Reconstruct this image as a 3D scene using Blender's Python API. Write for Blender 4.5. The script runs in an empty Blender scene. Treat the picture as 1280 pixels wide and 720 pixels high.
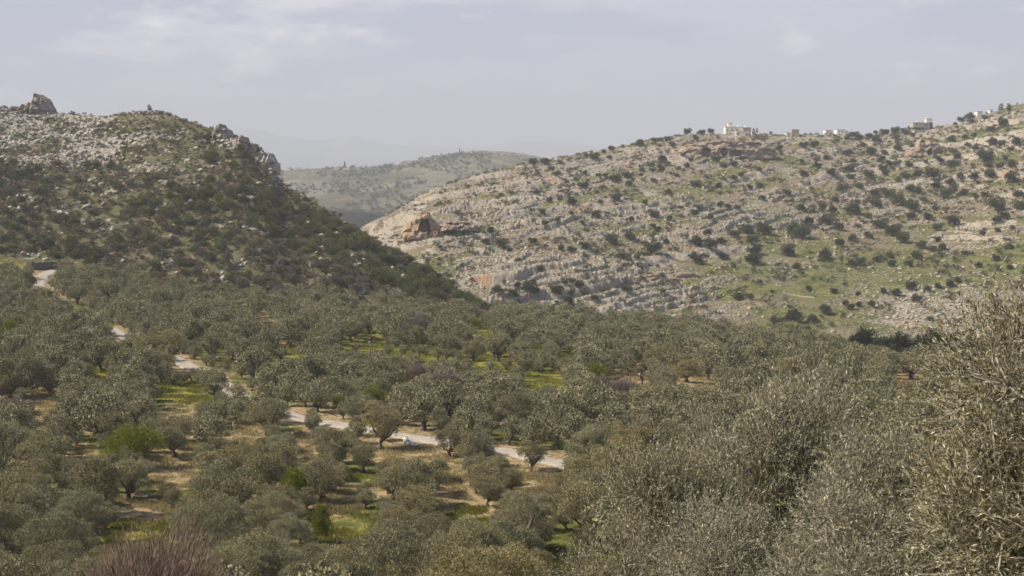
import bpy, bmesh, math, random
import numpy as np
from mathutils import Vector, Matrix
R = math.radians
C = bpy.context.scene.collection
SC = bpy.context.scene
random.seed(7)
rng = np.random.default_rng(11)

# ------------------------------------------------------------------ camera, sky, sun, exposure
F = 1778.0          # focal length in pixels of the 1280 px wide photograph
HY = 215.0          # horizon row of the photograph
cam = bpy.data.cameras.new('camera')
camo = bpy.data.objects.new('camera', cam); C.objects.link(camo)
cam.sensor_width = 36.0
cam.lens = 36.0 * F / 1280.0
cam.shift_y = -(360.0 - HY) / 1280.0
cam.clip_start = 0.5; cam.clip_end = 60000
camo.location = (0, 0, 0); camo.rotation_euler = (R(90), 0, 0)
SC.camera = camo

SUN_EL, SUN_AZ = 46.0, -98.0       # azimuth measured from +Y (view direction), negative = left
W = bpy.data.worlds.new('World'); SC.world = W; W.use_nodes = True
nt = W.node_tree; nt.nodes.clear()
sky = nt.nodes.new('ShaderNodeTexSky'); sky.sky_type = 'NISHITA'; sky.sun_disc = False
sky.sun_elevation = R(SUN_EL); sky.sun_rotation = R(SUN_AZ); sky.altitude = 300
sky.air_density = 1.0; sky.dust_density = 2.0; sky.ozone_density = 1.0
tc = nt.nodes.new('ShaderNodeTexCoord')
def _cloud(scale, sz, lo, hi, seed):
    mp = nt.nodes.new('ShaderNodeMapping'); mp.inputs['Scale'].default_value = (1, 1, sz)
    mp.inputs['Location'].default_value = (seed, 0, 0)
    nt.links.new(tc.outputs['Generated'], mp.inputs['Vector'])
    nz = nt.nodes.new('ShaderNodeTexNoise'); nz.inputs['Scale'].default_value = scale
    nz.inputs['Detail'].default_value = 7; nz.inputs['Roughness'].default_value = 0.58
    nt.links.new(mp.outputs[0], nz.inputs['Vector'])
    mr = nt.nodes.new('ShaderNodeMapRange'); mr.interpolation_type = 'SMOOTHSTEP'
    mr.inputs['From Min'].default_value = lo; mr.inputs['From Max'].default_value = hi
    nt.links.new(nz.outputs['Fac'], mr.inputs['Value'])
    return mr.outputs[0]
def _math(op, a, b):
    m = nt.nodes.new('ShaderNodeMath'); m.operation = op
    for i, v in enumerate((a, b)):
        if isinstance(v, (int, float)): m.inputs[i].default_value = v
        else: nt.links.new(v, m.inputs[i])
    return m.outputs[0]
sep = nt.nodes.new('ShaderNodeSeparateXYZ'); nt.links.new(tc.outputs['Generated'], sep.inputs[0])
# cloud bank: stronger on the left and high up
hi_m = nt.nodes.new('ShaderNodeMapRange'); hi_m.inputs['From Min'].default_value = 0.045; hi_m.inputs['From Max'].default_value = 0.11
nt.links.new(sep.outputs['Z'], hi_m.inputs['Value'])
lf_m = nt.nodes.new('ShaderNodeMapRange'); lf_m.inputs['From Min'].default_value = 0.12; lf_m.inputs['From Max'].default_value = -0.25
lf_m.inputs['To Min'].default_value = 0.25
nt.links.new(sep.outputs['X'], lf_m.inputs['Value'])
c1 = _cloud(5.0, 4.5, 0.44, 0.58, 3.1)
c2 = _cloud(17.0, 2.6, 0.56, 0.70, 1.7)
bank = _math('MULTIPLY', _math('MULTIPLY', c1, hi_m.outputs[0]), lf_m.outputs[0])
puffs = _math('MULTIPLY', c2, 0.5)
cl = _math('ADD', _math('MULTIPLY', bank, 0.85), puffs); cl.node.use_clamp = True
veil = nt.nodes.new('ShaderNodeMix'); veil.data_type = 'RGBA'; vf = nt.nodes.new('ShaderNodeMapRange'); vf.inputs['From Min'].default_value = 0.10; vf.inputs['From Max'].default_value = 0.32
vf.inputs['To Min'].default_value = 0.93; vf.inputs['To Max'].default_value = 0.12; nt.links.new(sep.outputs['Z'], vf.inputs['Value'])
nt.links.new(vf.outputs[0], veil.inputs['Factor'])
nt.links.new(sky.outputs[0], veil.inputs['A']); veil.inputs['B'].default_value = (4.35, 4.75, 6.25, 1)
top_m = nt.nodes.new('ShaderNodeMapRange'); top_m.inputs['From Min'].default_value = 0.16; top_m.inputs['From Max'].default_value = 0.34
top_m.inputs['To Min'].default_value = 1.0; top_m.inputs['To Max'].default_value = 0.08; nt.links.new(sep.outputs['Z'], top_m.inputs['Value'])
cl = _math('MULTIPLY', cl, top_m.outputs[0])
mixc = nt.nodes.new('ShaderNodeMix'); mixc.data_type = 'RGBA'
nt.links.new(cl, mixc.inputs['Factor']); nt.links.new(veil.outputs['Result'], mixc.inputs['A'])
mixc.inputs['B'].default_value = (9.4, 9.0, 9.3, 1)
bg = nt.nodes.new('ShaderNodeBackground'); bg.inputs['Strength'].default_value = 0.075
wo = nt.nodes.new('ShaderNodeOutputWorld')
nt.links.new(mixc.outputs['Result'], bg.inputs['Color']); nt.links.new(bg.outputs[0], wo.inputs[0])

sl = bpy.data.lights.new('sun', 'SUN'); slo = bpy.data.objects.new('sun', sl); C.objects.link(slo)
sl.energy = 5.0; sl.angle = R(0.6); sl.color = (1.0, 0.885, 0.72)
sd = Vector((math.sin(R(SUN_AZ)) * math.cos(R(SUN_EL)), math.cos(R(SUN_AZ)) * math.cos(R(SUN_EL)), math.sin(R(SUN_EL))))
slo.rotation_euler = sd.to_track_quat('Z', 'Y').to_euler()
SC.view_settings.view_transform = 'Standard'; SC.view_settings.look = 'None'
SC.view_settings.gamma = 1.0; SC.view_settings.exposure = 0.56; SC.view_settings.use_curve_mapping = False
SC.render.engine = 'CYCLES'
cy = SC.cycles
cy.max_bounces = 5; cy.diffuse_bounces = 2; cy.glossy_bounces = 2; cy.transmission_bounces = 3
cy.transparent_max_bounces = 6; cy.volume_bounces = 0
cy.use_adaptive_sampling = True; cy.adaptive_threshold = 0.03
try: cy.use_denoising = True; cy.denoiser = 'OPENIMAGEDENOISE'
except Exception: pass

# ------------------------------------------------------------------ numpy helpers
def _hash(ix, iy, seed):
    h = (ix.astype(np.int64) * 374761393 + iy.astype(np.int64) * 668265263 + seed * 974711) & 0xffffffff
    h = ((h ^ (h >> 13)) * 1274126177) & 0xffffffff
    return ((h ^ (h >> 16)) & 0xffffff) / float(0xffffff)
def vnoise(x, y, seed=0):
    x = np.asarray(x, float); y = np.asarray(y, float)
    ix = np.floor(x); iy = np.floor(y); fx = x - ix; fy = y - iy
    ux = fx * fx * fx * (fx * (fx * 6 - 15) + 10); uy = fy * fy * fy * (fy * (fy * 6 - 15) + 10)
    a = _hash(ix, iy, seed); b = _hash(ix + 1, iy, seed); c = _hash(ix, iy + 1, seed); d = _hash(ix + 1, iy + 1, seed)
    return (a + (b - a) * ux) + ((c + (d - c) * ux) - (a + (b - a) * ux)) * uy
def fbm(x, y, seed=0, octv=4, gain=0.5):
    s = 0; a = 1; t = 0
    for o in range(octv):
        s = s + a * vnoise(x * 2 ** o + 13.7 * o, y * 2 ** o - 7.3 * o, seed + o); t += a; a *= gain
    return s / t * 2 - 1
def sst(v, a, b):
    t = np.clip((v - a) / (b - a), 0, 1); return t * t * (3 - 2 * t)
def hermite(xs, ys, x):           # smooth monotone-ish interpolation through control points
    xs = np.asarray(xs, float); ys = np.asarray(ys, float)
    d = np.diff(ys) / np.diff(xs); m = np.zeros(len(xs)); m[0] = d[0]; m[-1] = d[-1]
    for i in range(1, len(xs) - 1):
        m[i] = 0 if d[i - 1] * d[i] <= 0 else 2 * d[i - 1] * d[i] / (d[i - 1] + d[i])
    x = np.clip(x, xs[0], xs[-1]); i = np.clip(np.searchsorted(xs, x, side='right') - 1, 0, len(xs) - 2)
    h = xs[i + 1] - xs[i]; t = (x - xs[i]) / h
    return ((2*t**3 - 3*t**2 + 1) * ys[i] + (t**3 - 2*t**2 + t) * h * m[i] + (-2*t**3 + 3*t**2) * ys[i + 1] + (t**3 - t**2) * h * m[i + 1])
def col(px, Y):                    # image column and depth -> X
    return (px - 640.0) / F * Y
def colpx(X, Y):
    return 640.0 + F * X / np.maximum(Y, 1e-3)
def rowpy(z, Y):
    return HY - F * z / np.maximum(Y, 1e-3)

# ------------------------------------------------------------------ terrain height
GC = [-500, 0, 350, 600, 800, 1000, 1200, 1800]
GT = {0: [-1.7]*8, 13: [-6.0]*8, 22: [-9.5]*8, 60: [-21.5]*8, 95: [-27.6]*8, 150: [-28.3, -28.3, -28.5, -28.5, -28.8, -29, -29, -29],
      240: [-26, -27.2, -29.5, -30.6, -31.6, -33, -34, -34.5], 330: [-24, -25.0, -31.6, -34.5, -37.2, -40.4, -42.8, -44],
      420: [-18, -20, -40, -50, -56, -60, -62, -64], 560: [-10, -14, -50, -60, -66, -66, -66, -66], 1000: [-30, -35, -58, -62, -66, -66, -66, -66],
      2000: [-60]*8, 5000: [-110]*8, 30000: [-150]*8}
GY = sorted(GT)
def Hg_base(X, Y):
    X = np.asarray(X, float); Y = np.asarray(Y, float)
    px = np.clip(colpx(X, np.maximum(Y, 9.0)), GC[0], GC[-1])
    cols = np.stack([hermite(GY, [GT[y][k] for y in GY], Y) for k in range(len(GC))])
    k = np.clip(np.searchsorted(GC, px, side='right') - 1, 0, len(GC) - 2)
    g = np.asarray(GC, float); t = (px - g[k]) / (g[k + 1] - g[k]); t = t * t * (3 - 2 * t) * 0.5 + t * 0.5
    a = np.take_along_axis(cols, k[None], 0)[0]; b = np.take_along_axis(cols, (k + 1)[None], 0)[0]
    return a + (b - a) * t
def Hg(X, Y):
    z = Hg_base(X, Y)
    return z + 0.55 * fbm(X / 23, Y / 23, 5, 3) * sst(Y, 40, 110) + 0.12 * fbm(X / 3.1, Y / 3.1, 8, 2)
# left hill
LP = [-900, -300, 0, 30, 60, 85, 120, 170, 195, 230, 270, 300, 320, 338, 347, 356, 400, 450, 500, 550, 600, 650, 720]
LR = [165, 140, 134, 137, 140, 144, 146, 141, 140, 150, 161, 171, 186, 204, 222, 233, 257, 287, 321, 351, 377, 398, 425]
LD = [640, 620, 600, 600, 598, 595, 590, 580, 572, 560, 545, 530, 520, 508, 500, 492, 470, 445, 425, 410, 398, 388, 378]
def Hl_base(X, Y):
    px = np.clip(colpx(X, Y), -900, 720)
    yr = hermite(LP, LD, px); pr = hermite(LP, LR, px); zr = (HY - pr) / F * yr
    y0 = hermite([-900, 0, 350, 600, 720], [380, 372, 338, 335, 335], px)
    z0 = Hg_base(col(px, y0), y0) - 0.6
    s = (Y - y0) / (yr - y0)
    f = np.where(s < 0, s * 1.1, np.where(s < 1, s ** 1.0 * (1.12 - 0.12 * s), 1 + 0.9 * (s - 1) - 3.2 * (s - 1) ** 2))
    over = np.maximum(s - 1, 0)
    z = np.where(s < 1, z0 + (zr - z0) * f, zr - 14 * over - 120 * over ** 2)
    out = sst(np.abs(colpx(X, Y) - px), 0, 60)
    return np.maximum(z, -90) - out * 40, s, px
def rock_left(X, Y, px, s):
    w = sst(px, 330, 110) * sst(s, 0.40, 0.60) * (0.15 + 0.62 * sst(fbm(X / 17, Y / 17, 41, 4), -0.3, 0.2))
    crag = sst(px, 250, 285) * sst(px, 362, 345) * sst(s, 0.8, 0.9)
    pt = sst(fbm(X / 9, Y / 9, 42, 4), 0.24, 0.50) * 0.6
    return np.clip(np.maximum(np.maximum(w, crag), pt), 0, 1)
def Hl(X, Y):
    z, s, px = Hl_base(X, Y)
    X = np.asarray(X, float)
    rm = rock_left(X, Y, px, s)
    r = 1 - np.abs(fbm(X / 1.5, Y / 2.6, 31, 4, 0.7)) * 2.6
    z = z + rm * (np.clip(r, 0, 1) - 0.35) * 1.2 * sst(s, -0.05, 0.1)
    z = z + 1.6 * fbm(X / 30, Y / 30, 33, 3) * sst(s, 0.05, 0.3) * sst(s, 1.3, 0.85)
    z = z + 0.22 * fbm(X / 1.4, Y / 1.4, 34, 2) * sst(s, 0, 0.05)
    return z
# right hill
RP = [330, 380, 430, 460, 500, 520, 540, 560, 600, 640, 700, 760, 830, 880, 925, 960, 1000, 1050, 1100, 1140, 1170, 1200, 1230, 1280, 1500, 1900]
RR = [395, 335, 300, 281, 262, 249, 238, 231, 220, 210, 198, 187, 174, 167.5, 169, 168.5, 169.5, 169.5, 168, 164, 159, 154, 145, 130, 95, 80]
RD = [640, 660, 690, 705, 725, 738, 752, 768, 800, 828, 868, 900, 935, 955, 965, 975, 985, 990, 995, 1000, 1000, 1000, 1000, 1000, 1000, 1000]
def Hr_base(X, Y):
    px0 = colpx(X, Y); px = np.clip(px0, 330, 1900)
    yr = hermite(RP, RD, px); pr = hermite(RP, RR, px); zr = (HY - pr) / F * yr
    y0 = hermite([330, 600, 800, 1000, 1300, 1900], [470, 440, 430, 425, 420, 410], px)
    z0 = -60.0
    s = (Y - y0) / (yr - y0)
    bow = 0.10 * np.sin(np.clip(s, 0, 1) * math.pi) * sst(px, 900, 600) + 0.03 * np.sin(np.clip(s, 0, 1) * math.pi)
    over = np.maximum(s - 1, 0)
    z = np.where(s < 1, z0 + (zr - z0) * (s + bow), zr - 4 * over - 130 * over ** 2)
    out = np.maximum(330 - px0, 0) * 0.6
    return np.maximum(z, -95) - out, s, px
def green_right(X, Y, px, s):
    g = sst(px, 760, 1000) * sst(s, 0.40, 0.22)
    return np.clip(g, 0, 1)
def Hr_full(X, Y):
    z0, s, px = Hr_base(X, Y)
    X = np.asarray(X, float); Y = np.asarray(Y, float)
    live = sst(s, 0.0, 0.06) * sst(s, 1.15, 1.0)
    g = green_right(X, Y, px, s)
    wv = z0 - 0.15 * X + 3.4 * fbm(X / 80, Y / 80, 51, 3) + 1.3 * fbm(X / 17, Y / 22, 58, 3) + 0.22 * fbm(X / 3.2, Y / 3.2, 59, 3)
    m1 = sst(fbm(X / 90 + 3, Y / 60, 52, 3), -0.25, 0.25) * (1 - 0.75 * g)
    m2 = (0.08 + 0.92 * sst(fbm(X / 26, Y / 34, 53, 4), -0.1, 0.3)) * (1 - 0.55 * g)
    edge = sst(s, 1.0, 0.93)
    dz = 0; riser = 0
    for P, m, k in ((7.7, m1, 0.42), (2.7, m2, 0.8), (1.15, m2, 0.7)):
        fr = wv / P + 0.37 * P; fl = np.floor(fr); ff = fr - fl
        st = sst(ff, 0.80, 0.97)
        T = fl + st
        dz = dz + (T - fr + 0.39) * P * m * k * (edge * 0.85 + 0.15)
        riser = np.maximum(riser, m * (sst(ff, 0.76, 0.86) * sst(ff, 1.0, 0.95)))
    rg = 1 - np.abs(fbm(X / 2.2 + Y / 18, Y / 2.2, 54, 4, 0.75)) * 2.4
    bould = (np.clip(rg, 0, 1) - 0.3) * 1.05 * (1 - 0.75 * g) * (0.5 + 0.5 * sst(fbm(X / 33, Y / 20, 56, 2), -0.2, 0.3))
    z = z0 + live * (dz + bould + 1.2 * fbm(X / 35, Y / 35, 55, 3) * edge)
    band = sst(fbm(X / 40, wv / 3.2, 57, 3), 0.02, 0.30) * (1 - riser)
    return z, s, px, riser, np.clip(g * 0.75 + 0.75 * band, 0, 1), rg
def Hr(X, Y): return Hr_full(X, Y)[0]
def Hall(X, Y):
    X = np.asarray(X, float); Y = np.asarray(Y, float)
    z = Hg(X, Y)
    px = colpx(X, Y)
    z = np.where((px < 720) & (Y > 320) & (Y < 820), np.maximum(z, Hl(X, np.maximum(Y, 300))), z)
    z = np.where((px > 330) & (Y > 400) & (Y < 1300), np.maximum(z, Hr(X, np.maximum(Y, 400))), z)
    return z
_YS = np.concatenate([np.linspace(20, 420, 1600), np.linspace(420.4, 1120, 1800)])
def hit(px, py, which=Hall, lo=20, hi=1120):
    """world point where the sight line through a photograph pixel meets the ground"""
    ys = _YS[(_YS >= lo) & (_YS <= hi)]
    X = col(px, ys); z = which(X, ys); ray = (HY - py) / F * ys
    below = np.nonzero(z >= ray)[0]
    if len(below) == 0:
        i = int(np.argmax(z / ys)); return float(X[i]), float(ys[i]), float(z[i])
    i = below[0]; return float(X[i]), float(ys[i]), float(z[i])

# ------------------------------------------------------------------ object helpers
def tagp(o, label=None, cat=None, group=None, kind=None):
    if label: o['label'] = label
    if cat: o['category'] = cat
    if group: o['group'] = group
    if kind: o['kind'] = kind
    return o
def link(o, parent=None):
    C.objects.link(o)
    if parent: o.parent = parent
    return o
def empty(name, loc=(0, 0, 0), rz=0.0):
    o = bpy.data.objects.new(name, None); C.objects.link(o); o.location = loc; o.rotation_euler = (0, 0, rz); o.empty_display_size = 0.3
    return o
def mesh_np(name, verts, faces, mats=None, attrs=None, smooth=False, k=4):
    """verts (n,3); faces (m,k)"""
    me = bpy.data.meshes.new(name)
    nv, nf = len(verts), len(faces)
    me.vertices.add(nv); me.vertices.foreach_set('co', np.ascontiguousarray(verts, np.float32).ravel())
    me.loops.add(nf * k); me.loops.foreach_set('vertex_index', np.ascontiguousarray(faces, np.int32).ravel())
    me.polygons.add(nf); me.polygons.foreach_set('loop_start', np.arange(0, nf * k, k, dtype=np.int32))
    me.polygons.foreach_set('loop_total', np.full(nf, k, np.int32))
    if smooth: me.polygons.foreach_set('use_smooth', np.ones(nf, bool))
    for an, av in (attrs or {}).items():
        at = me.attributes.new(an, 'FLOAT', 'POINT'); at.data.foreach_set('value', np.ascontiguousarray(av, np.float32).ravel())
    for m in (mats or []): me.materials.append(m)
    me.update(calc_edges=True)
    return me
def bm_obj(name, bm, mat, parent=None, smooth=False):
    me = bpy.data.meshes.new(name); bm.to_mesh(me); bm.free()
    if smooth:
        for p in me.polygons: p.use_smooth = True
    me.materials.append(mat)
    return link(bpy.data.objects.new(name, me), parent)
def add_box(bm, x0, x1, y0, y1, z0, z1):
    v = [bm.verts.new(p) for p in ((x0,y0,z0),(x1,y0,z0),(x1,y1,z0),(x0,y1,z0),(x0,y0,z1),(x1,y0,z1),(x1,y1,z1),(x0,y1,z1))]
    for f in ((0,3,2,1),(4,5,6,7),(0,1,5,4),(1,2,6,5),(2,3,7,6),(3,0,4,7)): bm.faces.new([v[i] for i in f])
def box_obj(name, dims, mat, parent=None):
    bm = bmesh.new()
    for d in (dims if isinstance(dims[0], (tuple, list)) else [dims]): add_box(bm, *d)
    return bm_obj(name, bm, mat, parent)
def tubes(paths, sides=6):
    """paths: list of (points (k,3), radii (k,)) -> verts, quad faces"""
    V, Q = [], []; off = 0
    for pts, rad in paths:
        pts = np.asarray(pts, float); rad = np.asarray(rad, float); n = len(pts)
        d = np.gradient(pts, axis=0); d /= np.linalg.norm(d, axis=1)[:, None] + 1e-9
        ref = np.where(np.abs(d[:, 2:3]) < 0.9, np.array([[0, 0, 1.0]]), np.array([[1.0, 0, 0]]))
        u = np.cross(d, ref); u /= np.linalg.norm(u, axis=1)[:, None] + 1e-9; w = np.cross(d, u)
        a = np.arange(sides) * 2 * math.pi / sides
        ring = pts[:, None] + rad[:, None, None] * (np.cos(a)[None, :, None] * u[:, None] + np.sin(a)[None, :, None] * w[:, None])
        V.append(ring.reshape(-1, 3))
        i = np.arange(n - 1)[:, None] * sides; j = np.arange(sides)[None]; j2 = (j + 1) % sides
        Q.append(np.stack([i + j, i + j2, i + sides + j2, i + sides + j], -1).reshape(-1, 4) + off); off += n * sides
    return np.concatenate(V), np.concatenate(Q)
def unit(v): return v / (np.linalg.norm(v, axis=-1, keepdims=True) + 1e-9)
def leaves(c, d, L, Wd, r=rng, fold=True):
    """rhombus leaves: c base points, d unit directions"""
    n = len(c); side = unit(np.cross(d, unit(r.normal(size=(n, 3)))))
    L = np.broadcast_to(L, n)[:, None]; Wd = np.broadcast_to(Wd, n)[:, None]
    nrm = np.cross(side, d)
    mid = c + d * L * 0.48
    tip = c + d * L + nrm * L * 0.08
    V = np.stack([c, mid + side * Wd / 2, tip, mid - side * Wd / 2], 1).reshape(-1, 3)
    return V, np.arange(n * 4).reshape(-1, 4)

# ------------------------------------------------------------------ materials
def newmat(name):
    m = bpy.data.materials.new(name); m.use_nodes = True; t = m.node_tree; t.nodes.clear()
    return m, t
class G:
    def __init__(s, t): s.t = t
    def n(s, typ, **kw):
        n = s.t.nodes.new(typ)
        for k, v in kw.items(): setattr(n, k, v)
        return n
    def put(s, sock, v):
        if isinstance(v, bpy.types.NodeSocket): s.t.links.new(v, sock)
        elif isinstance(v, tuple) and len(v) == 3 and sock.type == 'RGBA': sock.default_value = (*v, 1)
        else: sock.default_value = v
    def noise(s, vec, scale, detail=4, rough=0.55, sc=None):
        if sc is not None:
            mp = s.n('ShaderNodeMapping'); mp.inputs['Scale'].default_value = sc; s.t.links.new(vec, mp.inputs['Vector']); vec = mp.outputs[0]
        z = s.n('ShaderNodeTexNoise'); z.inputs['Scale'].default_value = scale; z.inputs['Detail'].default_value = detail
        z.inputs['Roughness'].default_value = rough; s.t.links.new(vec, z.inputs['Vector']); return z.outputs['Fac']
    def voro(s, vec, scale):
        z = s.n('ShaderNodeTexVoronoi'); z.inputs['Scale'].default_value = scale; s.t.links.new(vec, z.inputs['Vector']); return z
    def ramp(s, v, a, b, to0=0.0, to1=1.0):
        m = s.n('ShaderNodeMapRange', interpolation_type='SMOOTHSTEP'); s.put(m.inputs['Value'], v)
        m.inputs['From Min'].default_value = a; m.inputs['From Max'].default_value = b
        m.inputs['To Min'].default_value = to0; m.inputs['To Max'].default_value = to1; return m.outputs[0]
    def mix(s, f, a, b, bt='MIX'):
        m = s.n('ShaderNodeMix', data_type='RGBA', blend_type=bt); s.put(m.inputs['Factor'], f)
        s.put(m.inputs['A'], a); s.put(m.inputs['B'], b); return m.outputs['Result']
    def math(s, op, a, b=0.0, clamp=False):
        m = s.n('ShaderNodeMath', operation=op, use_clamp=clamp); s.put(m.inputs[0], a); s.put(m.inputs[1], b); return m.outputs[0]
    def attr(s, name):
        a = s.n('ShaderNodeAttribute', attribute_name=name); return a.outputs['Fac']
    def pos(s):
        return s.n('ShaderNodeNewGeometry').outputs['Position']
    def bump(s, h, strength, dist):
        b = s.n('ShaderNodeBump'); b.inputs['Strength'].default_value = strength; b.inputs['Distance'].default_value = dist
        s.t.links.new(h, b.inputs['Height']); return b.outputs[0]
    def out(s, colr, rough=0.85, normal=None, spec=0.25):
        p = s.n('ShaderNodeBsdfPrincipled'); s.put(p.inputs['Base Color'], colr); s.put(p.inputs['Roughness'], rough)
        p.inputs['Specular IOR Level'].default_value = spec
        if normal is not None: s.t.links.new(normal, p.inputs['Normal'])
        o = s.n('ShaderNodeOutputMaterial'); s.t.links.new(p.outputs[0], o.inputs[0]); return p

def mat_foliage(name, c0, c1, c2, back=None, transl=0.25, objvar=0.25, rough=0.55):
    """c0 dark .. c2 light leaf colours spread by the per-leaf attribute 'tone'"""
    m, t = newmat(name); g = G(t)
    tone = g.attr('tone')
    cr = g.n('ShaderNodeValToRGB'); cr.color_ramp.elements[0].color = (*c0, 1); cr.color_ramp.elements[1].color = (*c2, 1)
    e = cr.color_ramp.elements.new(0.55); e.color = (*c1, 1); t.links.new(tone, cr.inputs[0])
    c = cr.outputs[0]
    oi = g.n('ShaderNodeObjectInfo')
    hsv = g.n('ShaderNodeHueSaturation'); g.put(hsv.inputs['Color'], c)
    g.put(hsv.inputs['Value'], g.ramp(oi.outputs['Random'], 0, 1, 1 - objvar, 1 + objvar))
    r2 = g.math('FRACT', g.math('MULTIPLY', oi.outputs['Random'], 17.3))
    g.put(hsv.inputs['Hue'], g.ramp(r2, 0, 1, 0.475, 0.515)); g.put(hsv.inputs['Saturation'], g.ramp(r2, 0, 1, 1.3, 0.8))
    if objvar > 0.0: c = hsv.outputs[0]
    if 'close' in name: rough = 0.42
    if back:
        bf = g.n('ShaderNodeNewGeometry').outputs['Backfacing']
        c = g.mix(g.math('MULTIPLY', bf, 0.75), c, back)
    p = g.n('ShaderNodeBsdfPrincipled'); g.put(p.inputs['Base Color'], c); p.inputs['Roughness'].default_value = rough
    p.inputs['Specular IOR Level'].default_value = 0.45 if 'close' in name else 0.2
    tr = g.n('ShaderNodeBsdfTranslucent'); g.put(tr.inputs[0], g.mix(0.5, c, (0.16, 0.17, 0.03)))
    ms = g.n('ShaderNodeMixShader'); ms.inputs[0].default_value = transl
    t.links.new(p.outputs[0], ms.inputs[1]); t.links.new(tr.outputs[0], ms.inputs[2])
    o = g.n('ShaderNodeOutputMaterial'); t.links.new(ms.outputs[0], o.inputs[0])
    return m
def mat_simple(name, c, c2=None, scale=3.0, rough=0.85, bump=0.3, spec=0.2):
    m, t = newmat(name); g = G(t)
    tcn = g.n('ShaderNodeTexCoord').outputs['Object']
    f = g.noise(tcn, scale, 6, 0.6)
    cc = g.mix(g.ramp(f, 0.3, 0.7), c, c2 or tuple(v * 0.7 for v in c))
    g.out(cc, rough, g.bump(f, bump, 0.5 / scale), spec); return m

M = {}
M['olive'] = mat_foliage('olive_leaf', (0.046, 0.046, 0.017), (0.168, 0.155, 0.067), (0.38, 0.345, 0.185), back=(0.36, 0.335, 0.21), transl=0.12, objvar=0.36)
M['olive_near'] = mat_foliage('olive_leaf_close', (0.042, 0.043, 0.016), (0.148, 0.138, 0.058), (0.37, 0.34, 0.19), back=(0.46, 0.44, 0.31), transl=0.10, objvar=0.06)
M['oak'] = mat_foliage('oak_leaf', (0.028, 0.034, 0.017), (0.064, 0.074, 0.038), (0.125, 0.135, 0.07), transl=0.12, objvar=0.36)
M['brown'] = mat_foliage('brown_scrub_leaf', (0.06, 0.052, 0.034), (0.145, 0.122, 0.082), (0.25, 0.21, 0.145), transl=0.1, objvar=0.25)
M['ygreen'] = mat_foliage('yellow_green_leaf', (0.09, 0.105, 0.012), (0.18, 0.20, 0.022), (0.30, 0.30, 0.05), transl=0.35, objvar=0.0)
M['purple'] = mat_foliage('bare_twig', (0.12, 0.10, 0.08), (0.23, 0.19, 0.155), (0.34, 0.29, 0.24), transl=0.0, objvar=0.0)
M['red'] = mat_foliage('red_twig', (0.11, 0.075, 0.06), (0.21, 0.145, 0.115), (0.33, 0.25, 0.20), transl=0.0, objvar=0.0)
M['darktree'] = mat_foliage('dark_evergreen_leaf', (0.010, 0.014, 0.010), (0.020, 0.028, 0.017), (0.045, 0.055, 0.032), transl=0.08, objvar=0.1)
M['bark'] = mat_simple('olive_bark', (0.17, 0.145, 0.12), (0.075, 0.062, 0.052), 4.0, 0.95, 0.8)
M['twig'] = mat_simple('twig_bark', (0.42, 0.38, 0.32), (0.26, 0.23, 0.18), 6.0, 0.9, 0.2)

def terrain_mat(name, kind):
    m, t = newmat(name); g = G(t); P = g.pos()
    rock = g.attr('rock'); green = g.attr('green')
    big = g.noise(P, 0.03, 4); med = g.noise(P, 0.16, 5, 0.6); fine = g.noise(P, 0.75, 5, 0.65); vf = g.noise(P, 2.6, 4, 0.7)
    if kind == 'left':
        rockc = g.mix(g.ramp(vf, 0.35, 0.65), (0.25, 0.23, 0.20), (0.43, 0.40, 0.35))
        soil = g.mix(g.ramp(fine, 0.35, 0.65), (0.115, 0.10, 0.065), (0.20, 0.175, 0.12))
        grass = g.mix(g.ramp(med, 0.35, 0.65), (0.062, 0.064, 0.025), (0.118, 0.115, 0.047))
        gm = g.ramp(g.math('ADD', g.math('MULTIPLY', med, 0.6), g.math('MULTIPLY', fine, 0.4)), 0.44, 0.54)
        base = g.mix(gm, soil, grass)
    else:
        rockc = g.mix(g.ramp(vf, 0.35, 0.65), (0.25, 0.218, 0.175), (0.42, 0.38, 0.32))
        rust = g.mix(g.ramp(g.noise(P, 0.05, 5, 0.7, (1, 1, 2.5)), 0.56, 0.70), rockc, (0.36, 0.21, 0.12))
        rockc = rust
        soil = g.mix(g.ramp(fine, 0.35, 0.65), (0.15, 0.125, 0.08), (0.26, 0.225, 0.15))
        grass = g.mix(g.ramp(med, 0.35, 0.65), (0.082, 0.096, 0.030), (0.165, 0.165, 0.062))
        gm = g.ramp(g.math('ADD', g.math('ADD', g.math('MULTIPLY', big, 0.55), g.math('MULTIPLY', fine, 0.3)), g.math('MULTIPLY', green, 0.10)), 0.42, 0.50)
        base = g.mix(gm, soil, grass)
    # rocks break through where the attribute is high
    rk = g.math('ADD', rock, g.math('MULTIPLY', g.math('SUBTRACT', g.noise(P, 0.9, 5, 0.7), 0.5), 1.9))
    rk = g.ramp(rk, 0.44, 0.60)
    c = g.mix(rk, base, rockc)
    # cracks, lichen and low dark plants growing between the rocks
    cr = g.ramp(g.noise(P, 1.1, 5, 0.75, (1, 1, 1.6)), 0.56, 0.68)
    c = g.mix(g.math('MULTIPLY', cr, 0.55 if kind == 'right' else 0.6), c, (0.06, 0.062, 0.036))
    h = g.math('ADD', g.noise(P, 0.8, 6, 0.7), g.math('MULTIPLY', rk, 0.3))
    g.out(c, 0.95, g.bump(h, 0.9, 0.8), 0.1)
    return m
M['left'] = terrain_mat('left_hillside', 'left'); M['right'] = terrain_mat('right_hillside', 'right')

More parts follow.
